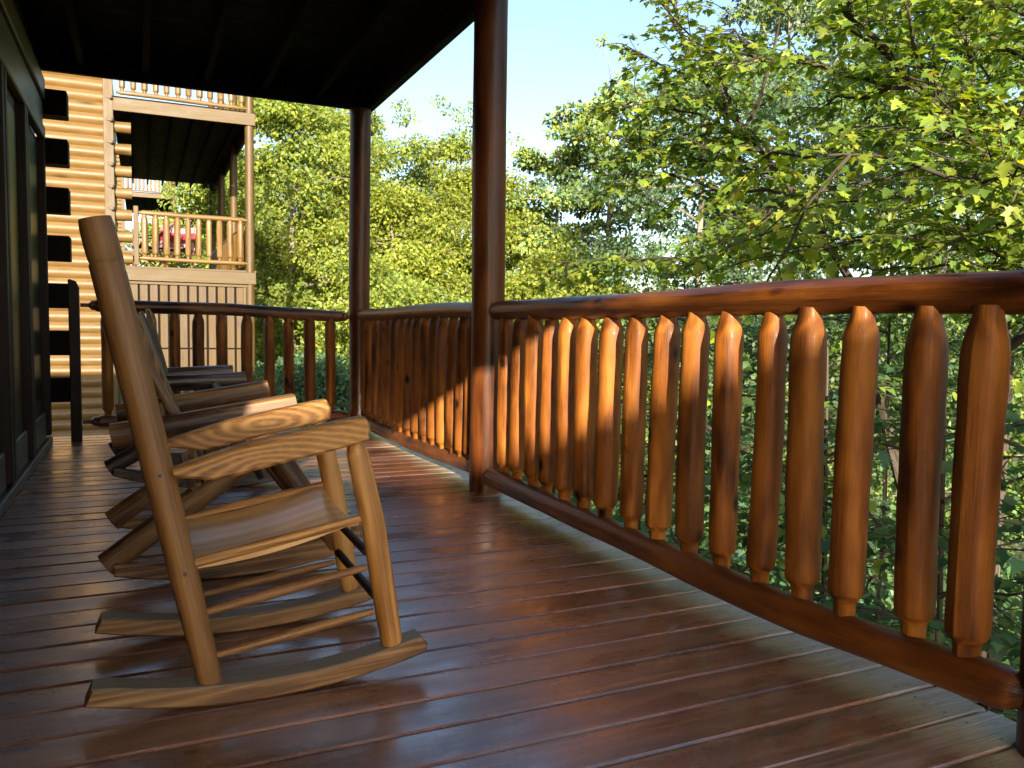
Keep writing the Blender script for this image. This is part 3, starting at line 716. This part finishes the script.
# red canvas chairs on the balcony
def red_chair(x, y, z, rz, label):
    root = empty('canvas_chair', (x, y, z), label, 'chair', 'red chairs on the balcony'); root.rotation_euler = (0, 0, rz)
    def sheet(pts, w):
        P = np.array([[[p[0], s_*w, p[1]-.02*(1-abs(s_))] for s_ in (-1, -.5, 0, .5, 1)] for p in pts]); return P
    g = MB(); g.grid(sheet([(-.22, .40), (0, .385), (.24, .43)], .25), None, .012); g.build('seat', M['red'], root)
    g = MB(); g.grid(sheet([(-.22, .40), (-.28, .62), (-.36, .88)], .25), None, .012); g.build('backrest', M['red'], root)
    for s_ in (-1, 1):
        for a, b_ in (((-.28, 0), (.26, .44)), ((.28, 0), (-.26, .42)), ((-.24, .38), (-.38, .92))):
            g = MB(); g.log((a[0], s_*.27, a[1]), (b_[0], s_*.27, b_[1]), .013, 3, 8, 0, 0); g.build('leg' if a[1] == 0 else 'back_frame', M['red'], root)
        g = MB(); g.box((-.02, s_*.29, .60), (.46, .05, .02), .005); g.build('arm', M['honey_trim'], root)
    return root
red_chair(.16, 17.25, 1.875, R(200), 'red striped canvas chair next to the log ends on the honey cabin balcony')
red_chair(.66, 17.55, 1.875, R(250), 'red canvas chair to the right on the balcony, seen between its balusters')

# ------------------------------------------------------------------ ground
def gz(x, y):
    x = np.asarray(x, float); y = np.asarray(y, float)
    s = np.clip((x-2.5)/26, 0, 1)
    z = -2.55 - 4.2*s*s*(3-2*s) + .05*np.clip(y-8, 0, 60)*.5
    far = np.clip((np.hypot(x, y)-70)/160, 0, 1)
    return z + 10*far*far + .14*np.sin(x*.9+1)*np.cos(y*.7)
ax = np.concatenate([np.linspace(-900, -80, 16)[:-1], np.linspace(-80, 90, 90), np.linspace(90, 900, 16)[1:]])
X, Y = np.meshgrid(ax, ax, indexing='ij')
g = MB(); g.grid(np.stack([X, Y, gz(X, Y)], 2))
mt, t, b = nodes('forest_floor'); tc = N(t, 'ShaderNodeTexCoord')
n1 = noise(t, tc.outputs['Object'], 1.4, 8, .7); n2 = noise(t, tc.outputs['Object'], .12, 3)
c = ramp(t, n1, [(.3, (.020, .022, .010)), (.5, (.045, .040, .020)), (.72, (.075, .085, .028))])
c2 = mixc(t, n2, c, (.040, .060, .018)); t.links.new(c2, b.inputs['Base Color']); b.inputs['Roughness'].default_value = .95
bp = N(t, 'ShaderNodeBump'); bp.inputs['Strength'].default_value = .8; bp.inputs['Distance'].default_value = .1; t.links.new(n1, bp.inputs['Height']); t.links.new(bp.outputs[0], b.inputs['Normal'])
tag(g.build('ground', mt), kind='structure')

# ------------------------------------------------------------------ foliage
half = [(0, 0), (-.06, .20), (.06, .26), (.03, .46), (.24, .30), (.34, .36), (.56, .54), (.56, .26), (.70, .24), (1.0, 0)]
MAPLE = half + [(u, -v) for u, v in half[::-1][1:-1]]
OVAL = [(0, 0), (.22, .24), (.55, .30), (1.0, 0), (.55, -.30), (.22, -.24)]
RHOMB = [(0, 0), (.45, .36), (1.0, 0), (.45, -.36)]
NEEDLE = [(0, .0), (.5, .09), (1.0, 0), (.5, -.09)]

def unit(a): return a/(np.linalg.norm(a, axis=-1, keepdims=True)+1e-9)

def leaf_mesh(name, Pn, A, Nn, S, Cc, shape, mat, parent=None, fold=.22, droop=.18):
    """one leaf polygon fan per row: position, axis, normal, size, colour"""
    n = len(Pn); A = unit(A); Bv = unit(np.cross(Nn, A)); Nv = np.cross(A, Bv)
    sh = np.array(shape); k = len(sh); u, v = sh[:, 0], sh[:, 1]; w = fold*np.abs(v) - droop*u*u
    if k > 5:
        u = np.append(u, .36); v = np.append(v, 0); w = np.append(w, -droop*.13)
        tri = [(i, (i+1) % k, k) for i in range(k)]
    else: tri = [(0, 1, 2), (0, 2, 3)]
    kk = len(u); tri = np.array(tri)
    V = Pn[:, None, :] + S[:, None, None]*(u[None, :, None]*A[:, None, :] + v[None, :, None]*Bv[:, None, :] + w[None, :, None]*Nv[:, None, :])
    V = V.reshape(-1, 3).astype(np.float32)
    Fc = (np.arange(n)[:, None, None]*kk + tri[None]).reshape(-1, 3).astype(np.int32)
    me = bpy.data.meshes.new(name); me.vertices.add(len(V)); me.vertices.foreach_set('co', V.ravel())
    me.loops.add(Fc.size); me.loops.foreach_set('vertex_index', Fc.ravel())
    me.polygons.add(len(Fc)); me.polygons.foreach_set('loop_start', np.arange(0, Fc.size, 3, dtype=np.int32))
    me.update(calc_edges=True)
    ca = me.attributes.new('lc', 'FLOAT_COLOR', 'POINT')
    cc = np.concatenate([np.repeat(Cc, kk, axis=0), np.ones((n*kk, 1))], 1).astype(np.float32); ca.data.foreach_set('color', cc.ravel())
    me.materials.append(mat)
    o = bpy.data.objects.new(name, me); COL.objects.link(o)
    if parent: o.parent = parent
    return o

def colours(n, pal, spread=.22, accent=None, p=.03):
    pal = np.array(pal); t_ = RNG.random((n, 1)); i = RNG.integers(0, len(pal), n); j = RNG.integers(0, len(pal), n)
    c = pal[i]*t_ + pal[j]*(1-t_)
    c *= np.exp(RNG.normal(0, spread, (n, 1)))
    if accent is not None:
        mk = RNG.random(n) < p; c[mk] = np.array(accent)*np.exp(RNG.normal(0, .2, (mk.sum(), 1)))
    return np.clip(c, .004, .5)

YEL = [(.25, .295, .034), (.21, .265, .034), (.29, .31, .040), (.15, .21, .034)]
MIDG = [(.165, .235, .046), (.20, .265, .046), (.115, .185, .044)]
TEAL = [(.065, .145, .072), (.085, .17, .08), (.11, .18, .056)]
DEEP = [(.030, .058, .018), (.045, .080, .020), (.060, .095, .022)]
HAZE_PALE = [(.14, .20, .10), (.17, .225, .09), (.12, .18, .105)]  # distance haze put into the leaf colour

def tree(name, label, x, y, top, rad, crown_lo, pal, n_leaf, leaf, seed, shape=RHOMB, lean=(0, 0), trunk_r=.14, limbs=16, clump=.55, wisps=0, cat='tree', group=None,
         mat=None, flatten=.65, accent=None, pacc=.03, upb=.5, taper=.55, bare=0.0, env_pow=.7):
    rg = np.random.default_rng(seed); random.seed(seed)
    z0 = float(gz(x, y)); H_ = top-z0
    root = empty(name, (x, y, z0), label, cat, group)
    tp = []
    ph = rg.uniform(0, 6, 2)
    for t_ in np.linspace(0, 1, 9):
        tp.append((lean[0]*t_ + .12*math.sin(t_*4+ph[0])*t_, lean[1]*t_ + .12*math.sin(t_*3.3+ph[1])*t_, H_*.93*t_))
    tp = np.array(tp)
    tb = MB(); tb.tube(tp, trunk_r*(1-np.linspace(0, 1, 9)*.88)+.008, 10, .05)
    tr = tb.build('trunk', M['bark_pale'], root)
    lb = MB(); cl = []; lo = (crown_lo-z0)/H_
    for i in range(limbs):
        f = lo*.8 + (1-lo*.8)*((i+.5)/limbs)**.9*.98
        base = np.array([np.interp(f, np.linspace(0, 1, 9), tp[:, k]) for k in range(3)])
        rel = (f-lo)/(1-lo+1e-6)
        env = rad*max(.12, (math.sin(math.pi*min(1, max(.02, .16+.80*rel)))**env_pow))
        az = i*2.399+rg.uniform(-.5, .5); L = env*rg.uniform(.72, 1.15)
        up = rg.uniform(.05, .65)*(1.1-taper*(1-rel))
        d = np.array([math.cos(az), math.sin(az), up]); 
        pts = [base + d*L*t_ + np.array([0, 0, -.12*L*t_*t_]) + rg.normal(0, .04*L, 3)*t_ for t_ in np.linspace(0, 1, 6)]
        r_ = max(.012, trunk_r*.38*(1-f*.6)); lb.tube(pts, r_*(1-np.linspace(0, 1, 6)*.85)+.004, 6, .05)
        for t_ in np.linspace(.38, 1.0, 5):
            b0 = np.array([np.interp(t_, np.linspace(0, 1, 6), np.array(pts)[:, k]) for k in range(3)])
            for _ in range(2 if t_ < .95 else 1):
                off = rg.normal(0, .30*L*(1.05-t_*.5), 3)*np.array([1, 1, .55])
                q = b0+off
                cl.append((q, clump*rg.uniform(.6, 1.25)))
                if rg.random() < .7: lb.tube([b0, b0+off*.55+[0, 0, .04], q], [r_*.35+.004, r_*.22+.003, .003], 4)
    for i in range(wisps):
        az = rg.uniform(0, 6.28); q = tp[-1]+np.array([math.cos(az)*rad*.55*rg.random(), math.sin(az)*rad*.55*rg.random(), rg.uniform(.2, 1.5)])
        cl.append((q, clump*.5)); lb.tube([tp[-2], (tp[-2]+q)/2+rg.normal(0, .1, 3), q], [.03, .018, .006], 5)
    lb.build('limbs', M['bark_pale'], root)
    C_ = np.array([c_[0] for c_ in cl]); rr = np.array([c_[1] for c_ in cl])
    wgt = rr**2; wgt /= wgt.sum(); idx = rg.choice(len(cl), n_leaf, p=wgt)
    dv = unit(rg.normal(0, 1, (n_leaf, 3))); rad_ = rg.random((n_leaf, 1))**.45
    Pn = C_[idx] + dv*rad_*rr[idx][:, None]*np.array([1.15, 1.15, flatten])
    A = unit(dv + rg.normal(0, .6, (n_leaf, 3)) + np.array([0, 0, -.25])); Nn = unit(rg.normal(0, .8, (n_leaf, 3)) + np.array([0, 0, upb*1.4]) + SUN*1.1)   # leaves turn to the light
    S = leaf*rg.uniform(.6, 1.3, n_leaf)
    # leaf tone varies clump by clump at random, then leaf by leaf
    tone = np.exp(rg.normal(0, .22, len(cl)))[idx][:, None]
    leaf_mesh('crown', Pn, A, Nn, S, np.clip(colours(n_leaf, pal, .2, accent, pacc)*tone, .004, .4), shape, mat or M['leaf'], root)
    random.seed(seed+1)
    return root

def azd(az, D): return D*math.sin(R(az)), D*math.cos(R(az))

FG = 'trees of the wood beyond the porch'
specs = [
 # name, label, az, D, top slope, radius, crown low z, palette, leaves, leaf size, kwargs
 ('broadleaf_tree', 'tall yellow green tree just right of the honey cabin posts', 9.3, 27, .285, 3.4, -2.5, YEL+MIDG, 14000, .24, dict(limbs=26, clump=.60, trunk_r=.2)),
 ('broadleaf_tree', 'green tree behind the left side of the far corner post', 12.6, 31, .262, 3.0, -2, MIDG+YEL, 11000, .24, dict(limbs=22, clump=.60, trunk_r=.2)),
 ('broadleaf_tree', 'bushy bright yellow green tree just right of the far corner post', 16.3, 25, .175, 2.8, -3, YEL, 12000, .21, dict(limbs=22, clump=.65)),
 ('broadleaf_tree', 'slender tree with sparse feathery top left of the thick post', 19.0, 28, .235, 2.6, -2, YEL+MIDG, 9500, .22, dict(limbs=22, clump=.55, wisps=9)),
 ('broadleaf_tree', 'yellow green tree partly hidden behind the thick porch post', 22.3, 26, .205, 2.6, -3, YEL, 10500, .21, dict(limbs=20, clump=.65, wisps=4)),
 ('pine_tree', 'airy blue green pine with open crown right of the thick post', 31.2, 25, .320, 2.5, 1.2, TEAL+MIDG+YEL, 6000, .27, dict(limbs=17, clump=.42, trunk_r=.17, shape=RHOMB, flatten=.4, wisps=3, mat='needle', env_pow=.5)),
 ('pine_tree', 'shorter thin pine next to the thick post, with sky showing through', 27.2, 26, .245, 2.2, .5, TEAL+MIDG+YEL, 5200, .25, dict(limbs=14, clump=.40, trunk_r=.15, flatten=.4, mat='needle', lean=(.3, .2))),
 ('broadleaf_tree', 'low golden green tree just right of the thick post', 26.8, 22, .10, 2.6, -4, YEL, 11000, .19, dict(limbs=20, clump=.6)),
 ('broadleaf_tree', 'rounded light green tree below the airy pine', 31.5, 20, .055, 2.6, -5, YEL+MIDG, 11000, .18, dict(limbs=20, clump=.6)),
 ('broadleaf_tree', 'bluish green tree behind the maple branches, left of centre', 37.5, 19, .33, 2.8, -2, TEAL+HAZE_PALE, 9500, .20, dict(limbs=20, clump=.6)),
 ('pine_tree', 'pine coloured pale for haze, behind the maple branches', 42.5, 26, .45, 3.4, -1, HAZE_PALE, 9500, .26, dict(limbs=24, clump=.6, flatten=.4, mat='needle')),
 ('broadleaf_tree', 'pale green tree behind the upper right maple leaves', 48.5, 21, .47, 3.2, -3, HAZE_PALE+MIDG, 9500, .22, dict(limbs=20, clump=.65)),
 ('broadleaf_tree', 'tall green tree behind the right end of the railing', 55.0, 18, .46, 3.0, -3, MIDG+TEAL, 10000, .20, dict(limbs=20, clump=.65)),
 ('broadleaf_tree', 'dark green tree farthest to the right behind the maple', 61.5, 20, .36, 3.0, -3, MIDG, 8000, .22, dict(limbs=18, clump=.65)),
 ('broadleaf_tree', 'shaded teal green bushy tree seen through the far cross railing', 11.3, 16.5, -.045, 1.7, -3.4, TEAL, 9500, .15, dict(limbs=18, clump=.5)),
 ('broadleaf_tree', 'bright low tree seen above the far corner of the railing', 15.2, 19.5, .075, 2.1, -3.2, YEL+MIDG, 10000, .17, dict(limbs=18, clump=.55)),
 ('broadleaf_tree', 'green tree behind the dark far railing section', 20.3, 17, .04, 2.2, -4, MIDG+YEL, 9500, .16, dict(limbs=18, clump=.55)),
 ('broadleaf_tree', 'tree seen through the open balcony of the honey cabin', 4.6, 42, .16, 3.6, -1, MIDG+YEL, 8000, .34, dict(limbs=18, clump=.9, trunk_r=.25)),
 ('broadleaf_tree', 'yellowish tree seen past the rear balcony posts of the honey cabin', 6.2, 52, .20, 4.2, -1, YEL, 8000, .42, dict(limbs=18, clump=1.1, trunk_r=.25)),
]
for i, (nm, lab, az, D, sl, rad, clo, pal, nl, ls, kw) in enumerate(specs):
    x, y = azd(az, D); kw = dict(kw)
    if kw.get('mat') == 'needle': kw['mat'] = M['needle']
    tree(nm, lab, x, y, EYE+sl*D, rad, clo, pal, int(nl*3.0), ls*.56, 100+i, group=FG, **kw)

# far wood closing the view below the horizon: nobody can count it
def far_wood():
    n = 60000; rg = np.random.default_rng(5)
    az = rg.uniform(R(-4), R(75), 420); D = rg.uniform(38, 75, 420)
    cx, cy = D*np.sin(az), D*np.cos(az); ok = ~((az < R(8)) & (D < 62)); cx, cy, D = cx[ok], cy[ok], D[ok]
    cz = gz(cx, cy)+rg.uniform(1, 6.0, len(cx))*(.5+D/75)
    idx = rg.integers(0, len(cx), n); dv = unit(rg.normal(0, 1, (n, 3)))
    Pn = np.stack([cx, cy, cz], 1)[idx] + dv*rg.random((n, 1))**.4*np.array([2.6, 2.6, 2.2])
    o = leaf_mesh('far_wood', Pn, dv+rg.normal(0, .5, (n, 3)), rg.normal(0, 1, (n, 3))+[0, 0, .8], .55*rg.uniform(.6, 1.3, n), colours(n, MIDG+TEAL, .25), RHOMB, M['leaf'])
    tag(o, kind='stuff')
far_wood()

# near maples: leafy sprays on real branches
def sprays(paths, name, label, base, trunk, pal, leaf=.105, twig=.55, step=.16, seed=1, accent=(.26, .18, .02), pacc=.008, cat='tree', group=None, shape=MAPLE, start=.05, gap=.075, trunk_r=.07, sub=0):
    rg = np.random.default_rng(seed); random.seed(seed)
    root = empty(name, base, label, cat, group); b3 = np.array(base)
    br = MB(); Ps = []; As = []; Ns = []
    if sub:
        more = []
        for path, r_ in paths:
            p = np.array(path); s = np.concatenate([[0], np.cumsum(np.linalg.norm(np.diff(p, axis=0), axis=1))]); pos = s[-1]*.12; sd = 1
            while pos < s[-1]*.96:
                b0 = np.array([np.interp(pos, s, p[:, k]) for k in range(3)]); b1 = np.array([np.interp(min(s[-1], pos+.1), s, p[:, k]) for k in range(3)])
                f = unit(b1-b0+1e-6); hp = unit(np.cross(f, [0, 0, 1.0])+1e-6); sd = -sd
                d = unit(f*rg.uniform(.5, 1.0)+hp*sd*rg.uniform(.3, .9)+np.array([0, 0, rg.normal(.05, .45)])); L = sub*rg.uniform(.6, 1.25)
                more.append(([b0, b0+d*L*.5+[0, 0, .03], b0+d*L+rg.normal(0, .08, 3)], r_*.35+.002)); pos += rg.uniform(.28, .52)
        paths = list(paths)+more
    if trunk is not None:
        tb = MB(); tp = np.array(trunk)-b3; tb.tube(tp, np.linspace(trunk_r, trunk_r*.35, len(tp)), 10, .05); tb.build('trunk', M['bark'], root)
    for path, r_ in paths:
        p = np.array(path)-b3; s = np.concatenate([[0], np.cumsum(np.linalg.norm(np.diff(p, axis=0), axis=1))]); L = s[-1]
        tt = np.linspace(0, L, max(6, int(L/.15))); q = np.stack([np.interp(tt, s, p[:, k]) for k in range(3)], 1)
        for _ in range(2): q[1:-1] = (q[:-2]+2*q[1:-1]+q[2:])/4
        q[1:-1] += rg.normal(0, .018, (len(q)-2, 3))
        br.tube(q, r_*(1-np.linspace(0, 1, len(q))*.82)+.002, 7, .05)
        pos = L*start+rg.uniform(0, step); side = 1
        while pos < L:
            b0 = np.array([np.interp(pos, tt, q[:, k]) for k in range(3)]); b1 = np.array([np.interp(min(L, pos+.1), tt, q[:, k]) for k in range(3)])
            f = unit(b1-b0+1e-6); hp = unit(np.cross(f, [0, 0, 1.0])); side = -side
            d = unit(f*rg.uniform(.3, 1.0)+hp*side*rg.uniform(.5, 1.0)+np.array([0, 0, rg.normal(.05, .28)]))
            TL = twig*rg.uniform(.45, 1.2)*(1.15-.55*pos/L); n = max(3, int(TL/gap))
            bend = rg.normal(0, .25, 3)*np.array([1, 1, .4])
            tw = np.array([b0+d*TL*u+bend*TL*u*u*.6+np.array([0, 0, -.16*TL*u*u]) for u in np.linspace(0, 1, n+1)])
            br.tube(tw[::max(1, n//3)] if n > 3 else tw, .0035, 4)
            for j in range(1, n+1):
                tw_d = unit(tw[j]-tw[j-1]); hh = unit(np.cross(tw_d, [0, 0, 1.0])+1e-6)
                for sg in ((-1, 1) if j < n else (-1, 0, 1)):
                    if rg.random() < .12: continue
                    a = unit(tw_d*rg.uniform(.3, .9)+hh*sg*rg.uniform(.5, 1.1)+np.array([0, 0, rg.normal(-.30, .28)]))
                    Ps.append(tw[j]+a*leaf*.45+rg.normal(0, .012, 3)); As.append(a); Ns.append(np.array([0, 0, 1.0])+SUN*.35+rg.normal(0, .36, 3))
            pos += step*rg.uniform(.6, 1.4)
    br.build('branches', M['bark'], root)
    n = len(Ps); S = leaf*rg.uniform(.55, 1.25, n)
    leaf_mesh('leaves', np.array(Ps), np.array(As), np.array(Ns), S, colours(n, pal, .28, accent, pacc), shape, M['leaf'], root)
    return root, n

def px_path(lst): return [at(*p) for p in lst]
MPAL = [(.13, .215, .030), (.19, .265, .030), (.27, .315, .034), (.085, .15, .028)]
cnt = []
bx, by_ = 6.3, 4.3
_, n = sprays([
    (px_path([(1130, 300, 6.0), (1024, 200, 5.2), (950, 112, 4.9), (870, 42, 4.8), (800, -50, 4.8)]), .040),
    (px_path([(1130, 200, 6.0), (1024, 142, 5.3), (966, 109, 5.0), (902, 90, 4.9), (812, 64, 5.0), (730, 55, 5.3), (690, 40, 5.6)]), .024),
    (px_path([(1130, 230, 6.0), (1024, 186, 4.4), (951, 182, 4.1), (895, 161, 4.0), (790, 148, 4.1), (700, 150, 4.5)]), .017),
    (px_path([(1130, 150, 6), (1024, 60, 5.6), (930, -10, 5.5), (820, -60, 5.6)]), .02),
    (px_path([(1130, 120, 6), (1040, 20, 5.0), (960, -20, 4.7), (900, 10, 4.5)]), .018),
    (px_path([(1130, 290, 6), (1024, 252, 5.0), (900, 236, 5.0), (800, 250, 5.3), (715, 240, 5.7)]), .015),
    (px_path([(1130, 290, 6), (1060, 240, 4.3), (980, 150, 4.0), (930, 110, 3.9)]), .014),
    (px_path([(1130, 330, 6), (1080, 300, 4.6), (1010, 262, 4.6), (940, 222, 4.5), (872, 250, 4.6)]), .012),
 ], 'maple_tree', 'near maple with thick bare limb and leafy branches filling the upper right', (bx, by_, float(gz(bx, by_))),
   [(bx, by_, float(gz(bx, by_))), (bx+.05, by_, -1), (bx, by_-.05, .8), tuple(at(1130, 250, 6.0)), tuple(at(1110, 60, 6.0)), tuple(at(1090, -160, 6.0))], MPAL, seed=21, leaf=.068, twig=.40, step=.085, sub=.75, gap=.052)
cnt.append(n)
b2 = at(862, 330, 6.6); gx, gy = b2[0]+.3, b2[1]-.3
tk = px_path([(850, 280, 6.5), (805, 204, 6.4), (745, 128, 6.4), (700, 80, 6.5), (672, 30, 6.6), (660, -30, 6.7)])
_, n = sprays([
    (tk, .032),
    (px_path([(805, 204, 6.4), (760, 190, 6.3), (700, 185, 6.3), (650, 165, 6.5), (622, 172, 6.7)]), .014),
    (px_path([(770, 160, 6.4), (720, 120, 6.2), (672, 110, 6.2), (640, 98, 6.4), (622, 108, 6.5)]), .014),
    (px_path([(745, 128, 6.4), (712, 60, 6.2), (680, 20, 6.1), (662, 5, 6.2)]), .013),
    (px_path([(745, 128, 6.4), (770, 70, 6.2), (780, 10, 6.0), (770, -40, 6.0)]), .014),
    (px_path([(830, 245, 6.5), (770, 235, 6.3), (700, 262, 6.3), (640, 258, 6.5), (590, 266, 6.8)]), .012),
    (px_path([(810, 215, 6.4), (850, 150, 6.3), (880, 100, 6.3), (890, 40, 6.3)]), .014),
    (px_path([(700, 80, 6.5), (650, 60, 6.5), (625, 45, 6.6)]), .010),
    (px_path([(780, 175, 6.4), (720, 160, 6.6), (660, 145, 6.9), (620, 140, 7.0)]), .010),
 ], 'maple_tree', 'leaning maple whose leafy limbs reach left towards the thick post', (gx, gy, float(gz(gx, gy))),
   [(gx, gy, float(gz(gx, gy))), (gx+.1, gy, -.8), tuple(at(862, 330, 6.6)), tuple(at(850, 280, 6.5))], MPAL, seed=22, leaf=.068, twig=.40, step=.085, sub=.62, gap=.052)
cnt.append(n)
b3 = at(1011, 300, 5.6)
_, n = sprays([
    (px_path([(1011, 300, 5.6), (995, 200, 5.6), (979, 116, 5.7), (962, 0, 5.8), (955, -60, 5.8)]), .020),
    (px_path([(1000, 230, 5.6), (940, 215, 5.8), (880, 200, 6.2), (830, 180, 6.6)]), .010),
    (px_path([(990, 170, 5.6), (1030, 110, 5.4), (1060, 60, 5.3)]), .010),
    (px_path([(985, 140, 5.7), (930, 70, 6.0), (890, 20, 6.3)]), .010),
    (px_path([(1005, 270, 5.6), (960, 262, 5.4), (900, 270, 5.4), (850, 262, 5.6)]), .009),
    (px_path([(1008, 290, 5.6), (1050, 250, 5.2), (1080, 200, 5.0)]), .009),
 ], 'maple_sapling', 'slim maple sapling with thin upright trunk near the right edge', (float(b3[0]), float(b3[1]), float(gz(b3[0], b3[1]))),
   [(float(b3[0]), float(b3[1]), float(gz(b3[0], b3[1]))), tuple(b3+[.03, 0, -1.5]), tuple(b3)], MPAL, seed=23, leaf=.080, twig=.40, step=.125, trunk_r=.03, sub=.7)
cnt.append(n)

# understorey saplings and shrubs just below the porch
UND = [(.060, .130, .048), (.085, .155, .048), (.125, .195, .046), (.062, .140, .072)]
und = [
 ('leafy sapling just beyond the thick post, seen through the railing', 27.5, 6.6, .95, 1.1),
 ('leafy sapling behind the middle balusters of the front railing', 33.5, 6.2, 1.0, 1.1),
 ('dark leafy shrub behind the widest balusters', 39.5, 5.4, .75, 1.1),
 ('shrub with sunlit yellow leaves behind the right balusters', 46.0, 5.2, .85, 1.1),
 ('dark shrub behind the last baluster at right', 53.0, 4.6, .75, 1.1),
 ('dense dark shrub in the gap beside the right frame edge', 60.0, 4.3, .85, 1.1),
 ('low shaded shrub under the foot of the front railing', 43.0, 4.0, -.35, .9),
 ('low shaded shrub under the right foot of the front railing', 53.5, 3.5, -.25, .8),
 ('taller sapling rising to the top rail behind the middle balusters', 36.5, 8.6, 1.6, 1.3),
 ('taller sapling rising to the top rail at right', 49.5, 7.6, 1.5, 1.3),
 ('green sapling between the thick post and the golden tree', 29.5, 10.5, 1.1, 1.4),
 ('low dark shrub below the bottom rail, left of centre', 34.5, 4.6, -.45, .9),
]
for i, (lab, az, D, top, rad) in enumerate(und):
    x, y = azd(az, D); random.seed(300+i); rg = np.random.default_rng(300+i)
    z0 = float(gz(x, y)); paths = []
    for k in range(16):
        a = k*2.4+rg.uniform(-.4, .4); f = (k+.7)/16; h = z0+(top-z0)*(.18+.80*f); rr = rad*rg.uniform(.7, 1.15)*(1-.35*f)
        c0 = np.array([x, y, h-.25])
        paths.append(([c0, c0+[math.cos(a)*rr*.5, math.sin(a)*rr*.5, .14], c0+[math.cos(a)*rr, math.sin(a)*rr, .16]], .010))
    _, n = sprays(paths, 'leafy_shrub' if top < .9 else 'maple_sapling', lab, (x, y, z0), [(x, y, z0), (x+.04, y, (z0+top)/2), (x, y+.03, top)], UND if i not in (3, 0) else UND+MPAL, seed=330+i,
                  leaf=.076, twig=.48, step=.10, cat='shrub' if top < .9 else 'tree', group='saplings and shrubs beside the porch', gap=.07, trunk_r=.025, shape=MAPLE if i % 3 else OVAL, pacc=.01)
    cnt.append(n)
print('spray leaves', cnt)

# leafy ground cover below the porch
def undergrowth():
    n = 42000; rg = np.random.default_rng(9)
    x = rg.uniform(2.0, 20, n); y = rg.uniform(-3, 22, n)
    z = gz(x, y)+rg.random(n)**1.5*.75
    o = leaf_mesh('undergrowth', np.stack([x, y, z], 1), rg.normal(0, 1, (n, 3)), rg.normal(0, .5, (n, 3))+[0, 0, 1], .11*rg.uniform(.6, 1.6, n)*(1+.04*np.hypot(x, y)), colours(n, UND, .3), OVAL, M['leaf'])
    tag(o, kind='stuff')
undergrowth()
